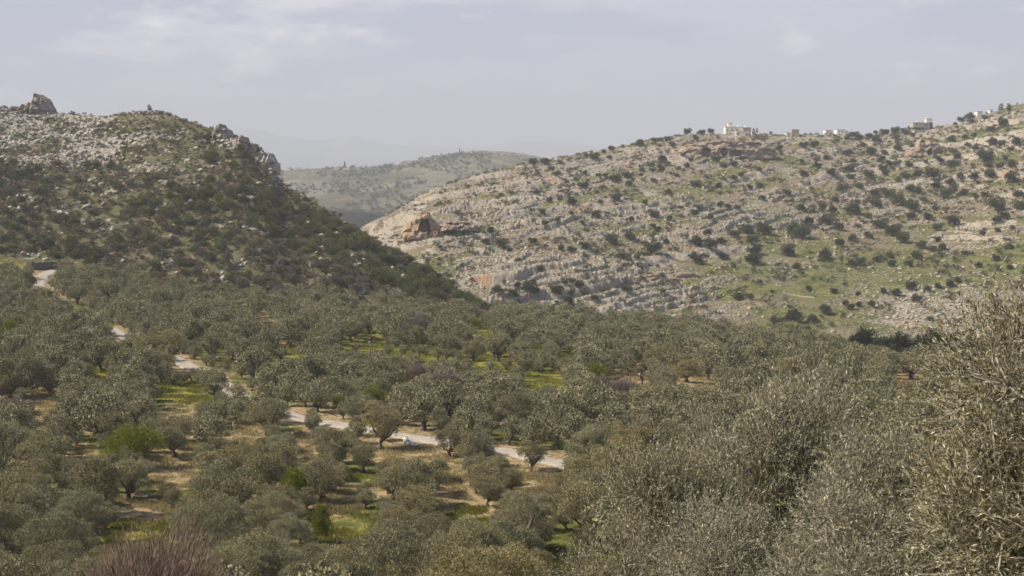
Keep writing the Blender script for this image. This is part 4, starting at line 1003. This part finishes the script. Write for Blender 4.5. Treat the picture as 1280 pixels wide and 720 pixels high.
# ------------------------------------------------------------------ houses
M['cream'] = mat_simple('cream_render', (0.74, 0.68, 0.56), (0.66, 0.60, 0.50), 0.8, 0.9, 0.1)
M['white'] = mat_simple('white_render', (0.78, 0.76, 0.72), (0.70, 0.68, 0.64), 0.8, 0.9, 0.1)
M['pinkw'] = mat_simple('pinkish_block', (0.47, 0.38, 0.32), (0.38, 0.31, 0.26), 0.8, 0.9, 0.1)
M['conc'] = mat_simple('grey_concrete', (0.42, 0.40, 0.36), (0.34, 0.32, 0.29), 0.8, 0.9, 0.1)
M['pane'] = mat_simple('dark_window', (0.03, 0.033, 0.036), (0.05, 0.05, 0.05), 1.0, 0.25, 0.0, 0.5)
def house(name, label, ax, ay, Y, cat='house', blocks=(), wins=(), roofs=True, group=None, posts=()):
    """blocks: (name, x0,x1 px, ytop,ybottom px, depth m, y offset m, material); wins: (x, y, w, h) px with the face offset"""
    X0, Z0 = col(ax, Y), (HY - ay) / F * Y; k = Y / F
    root = empty(name, (X0, Y, Z0)); tagp(root, label, cat, group)
    for (nm, x0, x1, yt, yb, dp, yo, mt) in blocks:
        bx = ((x0 - ax) * k, (x1 - ax) * k, yo, yo + dp, (ay - yb) * k, (ay - yt) * k)
        box_obj(nm, bx, M[mt], root)
        if roofs: box_obj('roof', (bx[0] - 0.15, bx[1] + 0.15, yo - 0.15, yo + dp + 0.15, bx[5] + 0.003, bx[5] + 0.22), M['conc' if mt != 'cream' else 'cream'], root)
    for (cx, cyy, w, h, yo) in wins:
        a, b = (cx - ax) * k, (ay - cyy) * k; w2, h2 = w * k / 2, h * k / 2
        fr_ = box_obj('window', [(a - w2 - .08, a - w2, yo - 0.06, yo + .02, b - h2 - .08, b + h2 + .08), (a + w2, a + w2 + .08, yo - 0.06, yo + .02, b - h2 - .08, b + h2 + .08),
                                (a - w2, a + w2, yo - 0.06, yo + .02, b + h2, b + h2 + .08), (a - w2, a + w2, yo - 0.08, yo + .02, b - h2 - .08, b - h2)], M['white'], root)
        box_obj('pane', (a - w2, a + w2, yo - 0.03, yo + .02, b - h2, b + h2), M['pane'], fr_)
    for (cx, yt, yb, yo) in posts:
        a = (cx - ax) * k; box_obj('pillar', (a - 0.22, a + 0.22, yo, yo + 0.44, (ay - yb) * k, (ay - yt) * k - 0.003), M['conc'], root)
    return root
def tank(root, px, py, ax, ay, Y, yo):
    k = Y / F; bm = bmesh.new(); bmesh.ops.create_cone(bm, cap_ends=True, segments=14, radius1=0.55, radius2=0.5, depth=1.1)
    for q in range(4): add_box(bm, -0.4 + 0.7 * (q % 2), -0.3 + 0.7 * (q % 2), -0.4 + 0.7 * (q // 2), -0.3 + 0.7 * (q // 2), -1.0, -0.55)
    o = bm_obj('water_tank', bm, M['white'], root, True); o.location = ((px - ax) * k, yo, (ay - py) * k)
Yh = 962
ch = house('cream_house', 'cream two-storey house with a rooftop stair tower on the right ridge', 921, 171, Yh,
      blocks=[('wall', 907, 919.5, 158.6, 173, 9, 0, 'cream'), ('wall', 919.53, 929.5, 158.8, 173, 9, 1.2, 'cream'), ('stair_tower', 911, 916, 153.6, 158.3, 3.5, 2.5, 'cream'),
              ('lower_wall', 919.6, 935.5, 164.4, 173, 3.5, -2.4, 'cream'), ('rear_wall', 929.6, 940, 159.4, 173, 7, 4.0, 'pinkw'), ('annex', 940.2, 945.5, 163.6, 172, 5, 2.0, 'white')],
      wins=[(909.7, 162.7, 1.6, 1.3, 0), (915.2, 162.7, 3.6, 1.4, 0), (921.8, 162.2, 1.6, 1.2, 1.2), (926.2, 162.2, 1.4, 1.2, 1.2), (908.5, 167.2, 1.0, 1.8, 0), (912.8, 167, 1.8, 1.4, 0),
            (921.5, 167.4, 3.2, 2.0, -2.4), (932.8, 168, 3.6, 2.0, -2.4), (936.5, 161.8, 1.6, 1.2, 4.0), (942.5, 166, 3.2, 1.6, 2.0)])
house('block_house', 'small pinkish unplastered house with a low white wing', 992, 171, 975,
      blocks=[('wall', 989.5, 999, 162.2, 173, 7, 0, 'pinkw'), ('wing', 983, 989.4, 166, 173, 5, 1, 'white')], wins=[(992, 165, 1.3, 1.2, 0), (996.5, 165, 1.3, 1.2, 0), (986, 168.3, 1.3, 1.0, 1)])
house('white_house', 'flat white house showing above the ridge, left of the other white house', 1036, 171, 1000, blocks=[('wall', 1032, 1040.5, 162.8, 175, 8, 0, 'white')], wins=[(1035, 165.2, 1.4, 1.2, 0)])
house('white_house', 'longer white house above the ridge behind the dark shrubs', 1052, 171, 1000, blocks=[('wall', 1046, 1056, 162.2, 175, 8, 0, 'white'), ('wing', 1056.1, 1061, 163.8, 175, 5, 1, 'white')], wins=[(1049, 165, 1.4, 1.2, 0), (1053, 165, 1.4, 1.2, 0)])
ph = house('pillar_house', 'concrete house raised on pillars with a white rooftop box', 1152, 164, 985,
      blocks=[('wall', 1141.5, 1156, 153.4, 159, 9, 0, 'conc'), ('side_wing', 1156.1, 1163.2, 154, 163, 7, 1.5, 'conc'), ('rooftop_box', 1160, 1167.4, 148.4, 152.6, 4, 4, 'white'),
              ('dark_wing', 1163.4, 1168, 153.0, 161, 5, 4, 'pane'), ('ground_wall', 1143, 1155.5, 159.2, 166, 1.5, 7.4, 'pinkw'), ('plinth', 1143, 1157, 162.6, 168, 9, -0.4, 'conc')],
      wins=[(1145.6, 155.6, 2.0, 1.4, 0), (1152.4, 155.6, 1.8, 1.4, 0), (1158.8, 156.2, 3.0, 1.2, 1.5)], posts=[(1142.6, 159, 164, 0.2), (1147.2, 159, 164, 0.2), (1151.6, 159, 164, 0.2), (1155.4, 159, 164, 0.2)])
house('white_house', 'small white building half hidden near the top right skyline', 1225, 146, 1000, blocks=[('wall', 1221.5, 1228.5, 139.6, 150, 6, 0, 'white')], wins=[(1224, 142, 1.2, 1.0, 0)])
house('white_shed', 'tiny white shed on the skyline, highest of the buildings', 1239, 142, 1003, cat='shed', blocks=[('wall', 1237, 1241.5, 137.4, 146, 4, 0, 'white')], wins=[(1239, 139.3, 1.0, 0.9, 0)])
tank(ch, 924, 157.2, 921, 171, Yh, 4.0); tank(ch, 934, 158.2, 921, 171, Yh, 7.0); tank(ph, 1147, 151.8, 1152, 164, 985, 3.0); tank(ph, 1162, 147.0, 1152, 164, 985, 6.0)
vill = [(361.5, 209.2, 4, 'leftmost'), (366.5, 211.6, 5, 'second from the left'), (373.5, 209.6, 7, 'third from the left'), (383.5, 209.8, 4, 'rightmost')]
for i, (a, b, w, nm) in enumerate(vill):
    house('village_house', f'tiny white house on the far hill, {nm} of four', a, b + 3.5, 2560, group='white houses on the far hill', blocks=[('wall', a - w / 2, a + w / 2, b, b + 8, 12, 0, 'white')], wins=[(a - w * 0.2, b + 1.4, 0.7, 0.8, 0), (a + w * 0.2, b + 1.4, 0.7, 0.8, 0)])

# slim cypress-like tree and mast on the far hill, lone trees on the skylines
def cypress(px, pyb, h, w, Y, label):
    X, Z = col(px, Y), (HY - pyb) / F * Y; Hh, Ww = h * Y / F, w * Y / F
    r = np.random.default_rng(int(px)); n = 1500; t = r.uniform(0, 1, n) ** 0.8; rad = Ww / 2 * np.sin(np.clip(t * 0.93 + 0.07, 0, 1) * math.pi) ** 0.6 * r.uniform(0.5, 1, n); a = r.uniform(0, 6.28, n)
    V, Q = leaves(np.stack([np.cos(a) * rad, np.sin(a) * rad, t * Hh], 1), unit(np.stack([np.cos(a) * .3, np.sin(a) * .3, np.ones(n)], 1)), Hh * 0.12, Ww * 0.2, r)
    root = empty('cypress_tree', (X, Y, Z)); tagp(root, label, 'cypress tree')
    link(bpy.data.objects.new('crown', mesh_np('crown', V, Q, [M['darktree']], {'tone': np.repeat(r.uniform(0, 1, n), 4)})), root)
    V, Q = tubes([([np.array([0, 0, -2.]), np.array([0, 0, Hh * 0.6])], [Ww * .09, Ww * .04])], 6); link(bpy.data.objects.new('trunk', mesh_np('trunk', V, Q, [M['bark']])), root)
cypress(431, 209.5, 7.5, 1.8, 2590, 'slim dark cypress standing alone on the far hill')
cypress(574.5, 191.5, 5.5, 1.2, 2600, 'slender dark tree on the top of the far hill')
def lone(px, pyb, w, h, Y, label, name='small_tree'):
    X, Z = col(px, Y), (HY - pyb) / F * Y
    o = place_pair(name, (DKt, OL_MID[0][1] if w < 9 else DKm[1]), (X, Y, Z), px, (w * Y / F / 5.2, h * Y / F / 4.5)); tagp(o, label, 'small tree')
lone(187, 141, 7, 10, 577, 'lone little tree on the summit of the left hill')
lone(1251, 139, 8, 9.5, 1000, 'dark tree on the top right skyline, larger of two')
lone(1261, 137, 6, 8, 1000, 'dark tree on the top right skyline, smaller of two')
lone(942, 168, 3.5, 8, 972, 'dark upright tree just right of the cream house roof')
lone(946.5, 168, 3.5, 8, 974, 'dark upright tree behind the annex of the cream house')
lone(642, 193.5, 3, 3.5, 2590, 'tiny tree pair on the right end of the far hill')
# scattered bushes of the far hill
p = []
a = r2.uniform(340, 760, 2600); Y = r2.uniform(1750, 2590, 2600); X = col(a, Y)
dens = (vnoise(X / 90, Y / 90, 88) > 0.42) | ((a > 572) & (a < 612) & (Y > 2150)); X, Y = X[dens], Y[dens]; Z = Hf(X, Y)
tiny = [bush_arrays(380 + i, 40, 0.7, 0.5, nl=4, per=4) for i in range(3)]
V, Q, T = join_instances(tiny, [(int(r2.integers(3)), x, y, z, 0.0, s, s * 0.8) for x, y, z, s in zip(X, Y, Z, r2.uniform(1.2, 3.4, len(X)))])
o = link(bpy.data.objects.new('far_shrubbery', mesh_np('far_shrubbery', V, Q, [M['oak']], {'tone': T}))); tagp(o, 'dark shrubs dotting the hazy far hill', 'shrubbery', kind='stuff')

# ------------------------------------------------------------------ sacks and people
def sack(loc, s, seed, label):
    bm = bmesh.new(); bmesh.ops.create_icosphere(bm, subdivisions=3, radius=1.0); r = random.Random(seed)
    for v in bm.verts:
        n = vnoise(v.co.x * 2.3 + seed, v.co.y * 2.3 + v.co.z * 1.7, seed); v.co *= 0.8 + 0.4 * float(n)
        v.co.z = max(v.co.z, -0.55) * s[2]; v.co.x *= s[0]; v.co.y *= s[1]
        if v.co.z > 0.55 * s[2]: v.co.x *= 0.6; v.co.y *= 0.6
    o = bm_obj('sack', bm, M['sack'], smooth=True); o.location = (loc[0], loc[1], loc[2] + 0.5 * s[2]); tagp(o, label, 'sack', 'white sacks heaped on the lane edge')
    bm = bmesh.new(); bmesh.ops.create_cone(bm, cap_ends=True, segments=9, radius1=0.09, radius2=0.15, depth=0.16)
    t = bm_obj('tied_neck', bm, M['sack'], o); t.location = (0, 0, s[2] * 0.86)
M['sack'] = mat_simple('white_woven_plastic', (0.76, 0.76, 0.75), (0.60, 0.60, 0.59), 3.0, 0.6, 0.4)
for i, (a, b, s, lb) in enumerate([(507.5, 555, (0.30, 0.28, 0.52), 'tall full white sack standing at the lane edge'), (511.5, 557, (0.36, 0.30, 0.30), 'rounded white sack lying in front of the tall one'),
                                  (518.5, 557.5, (0.48, 0.32, 0.16), 'flat half-empty white sack, rightmost of the heap')]):
    x, y, z = hit(a, b, Hg, 30, 400); sack((x, y, max(z, float(Hg(np.array([x]), np.array([y]))[0])) + 0.05), s, 40 + i, lb)

def skin_obj(name, verts, edges, radii, mat, parent=None, sub=2):
    me = bpy.data.meshes.new(name); me.from_pydata(verts, edges, []); me.materials.append(mat)
    o = bpy.data.objects.new(name, me); link(o, parent)
    md = o.modifiers.new('skin', 'SKIN'); md.use_smooth_shade = True
    for i, rr in enumerate(radii):
        v = me.skin_vertices[0].data[i]; v.radius = (rr, rr) if not isinstance(rr, tuple) else rr; v.use_root = (i == 0)
    sb = o.modifiers.new('sub', 'SUBSURF'); sb.levels = sub; sb.render_levels = sub
    return o
M['skin'] = mat_simple('skin', (0.42, 0.25, 0.17), (0.38, 0.22, 0.15), 5, 0.6, 0.0)
M['hair'] = mat_simple('dark_hair', (0.02, 0.016, 0.013), (0.03, 0.02, 0.015), 8, 0.7, 0.2)
M['maroon'] = mat_simple('maroon_cloth', (0.085, 0.018, 0.025), (0.05, 0.012, 0.018), 6, 0.9, 0.2)
M['grey_cloth'] = mat_simple('grey_trousers', (0.30, 0.31, 0.33), (0.2, 0.21, 0.23), 6, 0.9, 0.2)
M['dark_cloth'] = mat_simple('dark_trousers', (0.035, 0.032, 0.035), (0.05, 0.045, 0.045), 6, 0.9, 0.2)
def person(loc, rz, bend, label, trousers, scarf=None):
    root = empty('person', loc, rz); tagp(root, label, 'person')
    def bp(z, f=0.0, x=0.0):         # a point of the upper body, bent forward (-y) about the hips
        h = z - 0.95; return (x, -h * math.sin(bend) - f * math.cos(bend), 0.95 + h * math.cos(bend) - f * math.sin(bend))
    V = [(0, 0, .95), bp(1.15), bp(1.38), bp(1.50), bp(1.60), bp(1.72),
         (.10, 0, .90), (.11, -.02, .50), (.11, .02, .09), (.12, -.14, .04), (-.10, 0, .90), (-.11, -.02, .50), (-.11, .02, .09), (-.12, -.14, .04),
         bp(1.43, 0, .18), bp(1.18, .06, .25), bp(.98, .20, .22), bp(.90, .24, .21), bp(1.43, 0, -.18), bp(1.18, .06, -.25), bp(.98, .20, -.22), bp(.90, .24, -.21)]
    E = [(0, 1), (1, 2), (2, 3), (3, 4), (4, 5), (0, 6), (6, 7), (7, 8), (8, 9), (0, 10), (10, 11), (11, 12), (12, 13), (2, 14), (14, 15), (15, 16), (16, 17), (2, 18), (18, 19), (19, 20), (20, 21)]
    Rr = [.13, .125, .14, .06, .095, .075, .085, .058, .04, .035, .085, .058, .04, .035, .055, .042, .032, .038, .055, .042, .032, .038]
    skin_obj('body', V, E, Rr, M['skin'], root, 1)
    g = lambda q: q + 0.018
    sh = [0, 1, 2, 14, 15, 16, 18, 19, 20]; mp = {v: i for i, v in enumerate(sh)}
    skin_obj('shirt', [V[i] for i in sh], [(mp[a], mp[b]) for a, b in E if a in mp and b in mp], [g(Rr[i]) for i in sh], M['maroon'], root, 1)
    tr = [0, 6, 7, 8, 10, 11, 12]; mp = {v: i for i, v in enumerate(tr)}
    skin_obj('trousers', [V[i] for i in tr], [(mp[a], mp[b]) for a, b in E if a in mp and b in mp], [g(Rr[i]) + .008 for i in tr], M[trousers], root, 1)
    bm = bmesh.new(); bmesh.ops.create_icosphere(bm, subdivisions=2, radius=0.118)
    for v in bm.verts: v.co.y *= 1.08
    hd = bm_obj('hair', bm, M['hair'] if not scarf else M[scarf], root, True); q = bp(1.69, -.03); hd.location = q
    return root
x, y, z = hit(462, 434, Hg, 30, 400); person((x, y, z), 2.6, 0.12, 'person in a dark maroon top and grey trousers standing in the yellow field', 'grey_cloth')
x, y, z = hit(803, 481, Hg, 30, 400); person((x, y, z), -1.2, 0.75, 'person in dark clothes bending beside the purple bare bush', 'dark_cloth', 'white')

# ------------------------------------------------------------------ the big olives in front, with single leaves
def near_olive(seed, rx, rz, zc, nl, nshoot, lr=(0.18, 0.34), leaf=0.067, upv=0.55, wisps=240):
    r = np.random.default_rng(seed); lobes = crown_pts(r, rx, rz, zc, nl, lr)
    w = np.array([q[1] ** 2 for q in lobes]); w /= w.sum(); idx = r.choice(len(lobes), nshoot, p=w)
    C0 = np.array([q[0] for q in lobes])[idx]; Rd = np.array([q[1] for q in lobes])[idx]
    d = unit(r.normal(size=(nshoot, 3)) + np.array([0, 0, 0.15])); rad = r.uniform(0.35, 1.0, nshoot) ** 0.6
    P0 = C0 + d * (Rd * rad)[:, None]
    sd_ = unit(d * 0.7 + np.array([0, 0, 0.5]) + r.normal(size=(nshoot, 3)) * 0.4)
    ln = r.uniform(0.18, 0.50, nshoot)
    ln[:wisps] *= 2.0; sd_[:wisps] = unit(sd_[:wisps] + np.array([0, 0, 0.9])); 
    cv = unit(np.cross(sd_, r.normal(size=(nshoot, 3)))) * r.uniform(0.0, 0.25, nshoot)[:, None] - np.array([0, 0, 0.08])
    def along(t): return P0 + (sd_ * t + cv * t * t) * ln[:, None]
    # stems
    ts = np.array([0, 0.5, 1.0]); k3 = np.arange(3) * 2.094
    u = unit(np.cross(sd_, np.array([0.3, 0.5, 0.81]))); v = np.cross(sd_, u)
    rings = [along(t)[:, None] + (0.0036 * (1.15 - t) * (u[:, None] * np.cos(k3)[None, :, None] + v[:, None] * np.sin(k3)[None, :, None])) for t in ts]
    SV = np.stack(rings, 1).reshape(-1, 3); b = np.arange(nshoot)[:, None, None] * 9 + np.arange(2)[None, :, None] * 3; j = np.arange(3)[None, None]; j2 = (j + 1) % 3
    SQ = np.stack([b + j, b + j2, b + 3 + j2, b + 3 + j], -1).reshape(-1, 4)
    # leaves: opposite pairs
    npair = 9; LV = []; TN = []
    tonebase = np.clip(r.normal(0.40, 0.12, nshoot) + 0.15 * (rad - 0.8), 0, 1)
    for i in range(npair):
        t = (i + 0.6) / npair; base = along(t); az = i * 1.57 + r.uniform(0, 0.6, nshoot)
        for sgn in (1, -1):
            keep = r.uniform(size=nshoot) < np.where(np.arange(nshoot) % 7 == 3, 0.25, 0.92)
            sdv = (u * np.cos(az)[:, None] + v * np.sin(az)[:, None]) * sgn
            D = unit(sd_ * 1.05 + sdv * 0.75 + r.normal(size=(nshoot, 3)) * 0.28)[keep]
            L = leaf * r.uniform(0.65, 1.3, nshoot)[keep] * (1.05 - 0.35 * t)
            V, _ = leaves(base[keep], D, L, L * r.uniform(0.17, 0.25, len(L)), r); LV.append(V)
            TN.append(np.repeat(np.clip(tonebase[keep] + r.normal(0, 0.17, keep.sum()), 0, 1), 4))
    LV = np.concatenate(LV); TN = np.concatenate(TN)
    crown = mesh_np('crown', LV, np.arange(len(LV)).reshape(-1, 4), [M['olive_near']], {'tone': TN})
    twigs = mesh_np('twigs', SV, SQ, [M['twig']])
    # trunk with limbs into every lobe and secondary branches
    base = [np.array([0, 0, -0.4]), np.array([.05, 0, .5]), np.array([-.1, .1, 1.1]), np.array([0.05, 0, 1.6])]
    paths = [(base, [.36, .25, .22, .2])]
    for q, (c, rd) in enumerate(lobes):
        s = base[2 + q % 2]; mid = (s + c) / 2 + r.normal(0, 0.2, 3); paths.append(([s, mid, c], [.08, .04, .014]))
        for _ in range(9):
            e = unit(r.normal(size=3) + np.array([0, 0, .5])) * rd * r.uniform(0.6, 0.95); paths.append(([c, c + e * 0.55 + r.normal(0, .05, 3), c + e], [.011, .007, .003]))
    V, Q = tubes(paths, 6); trunk = mesh_np('trunk', V + r.normal(0, 0.006, V.shape), Q, [M['twig']], smooth=True)
    return trunk, crown, twigs
def place_near(meshes, X, Y, rz, sc, label):
    z = float(Hg(np.array([X]), np.array([Y]))[0]); root = empty('olive_tree', (X, Y, z), rz); root.scale = (sc[0], sc[0], sc[1]); tagp(root, label, 'olive tree', 'big olive trees in front')
    for nm, me in zip(('trunk', 'crown', 'twigs'), meshes): link(bpy.data.objects.new(nm, me), root)
    return z
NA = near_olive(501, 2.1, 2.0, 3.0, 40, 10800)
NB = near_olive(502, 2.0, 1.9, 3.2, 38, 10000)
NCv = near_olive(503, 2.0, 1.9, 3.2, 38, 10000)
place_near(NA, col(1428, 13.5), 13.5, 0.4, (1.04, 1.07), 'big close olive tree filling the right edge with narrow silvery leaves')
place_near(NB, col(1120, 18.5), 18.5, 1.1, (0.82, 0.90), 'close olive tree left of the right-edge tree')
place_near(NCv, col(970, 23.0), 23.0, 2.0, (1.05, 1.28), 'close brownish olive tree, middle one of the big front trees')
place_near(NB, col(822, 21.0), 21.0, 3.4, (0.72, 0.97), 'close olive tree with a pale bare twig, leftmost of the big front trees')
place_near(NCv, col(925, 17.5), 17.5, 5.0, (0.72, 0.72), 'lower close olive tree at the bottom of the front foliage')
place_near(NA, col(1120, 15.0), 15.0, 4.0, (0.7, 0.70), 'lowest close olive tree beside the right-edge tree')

# ------------------------------------------------------------------ haze
bm = bmesh.new(); add_box(bm, -14000, 14000, -300, 30500, -175, 640)
m, t = newmat('haze_air'); g = G(t); pv = g.n('ShaderNodeVolumePrincipled'); pv.inputs['Color'].default_value = (0.83, 0.89, 1.0, 1); pv.inputs['Density'].default_value = 0.00017
pv.inputs['Anisotropy'].default_value = 0.0
o_ = g.n('ShaderNodeOutputMaterial'); t.links.new(pv.outputs[0], o_.inputs['Volume'])
hz = bm_obj('haze', bm, m); tagp(hz, 'pale bluish air haze over the valley', kind='stuff')
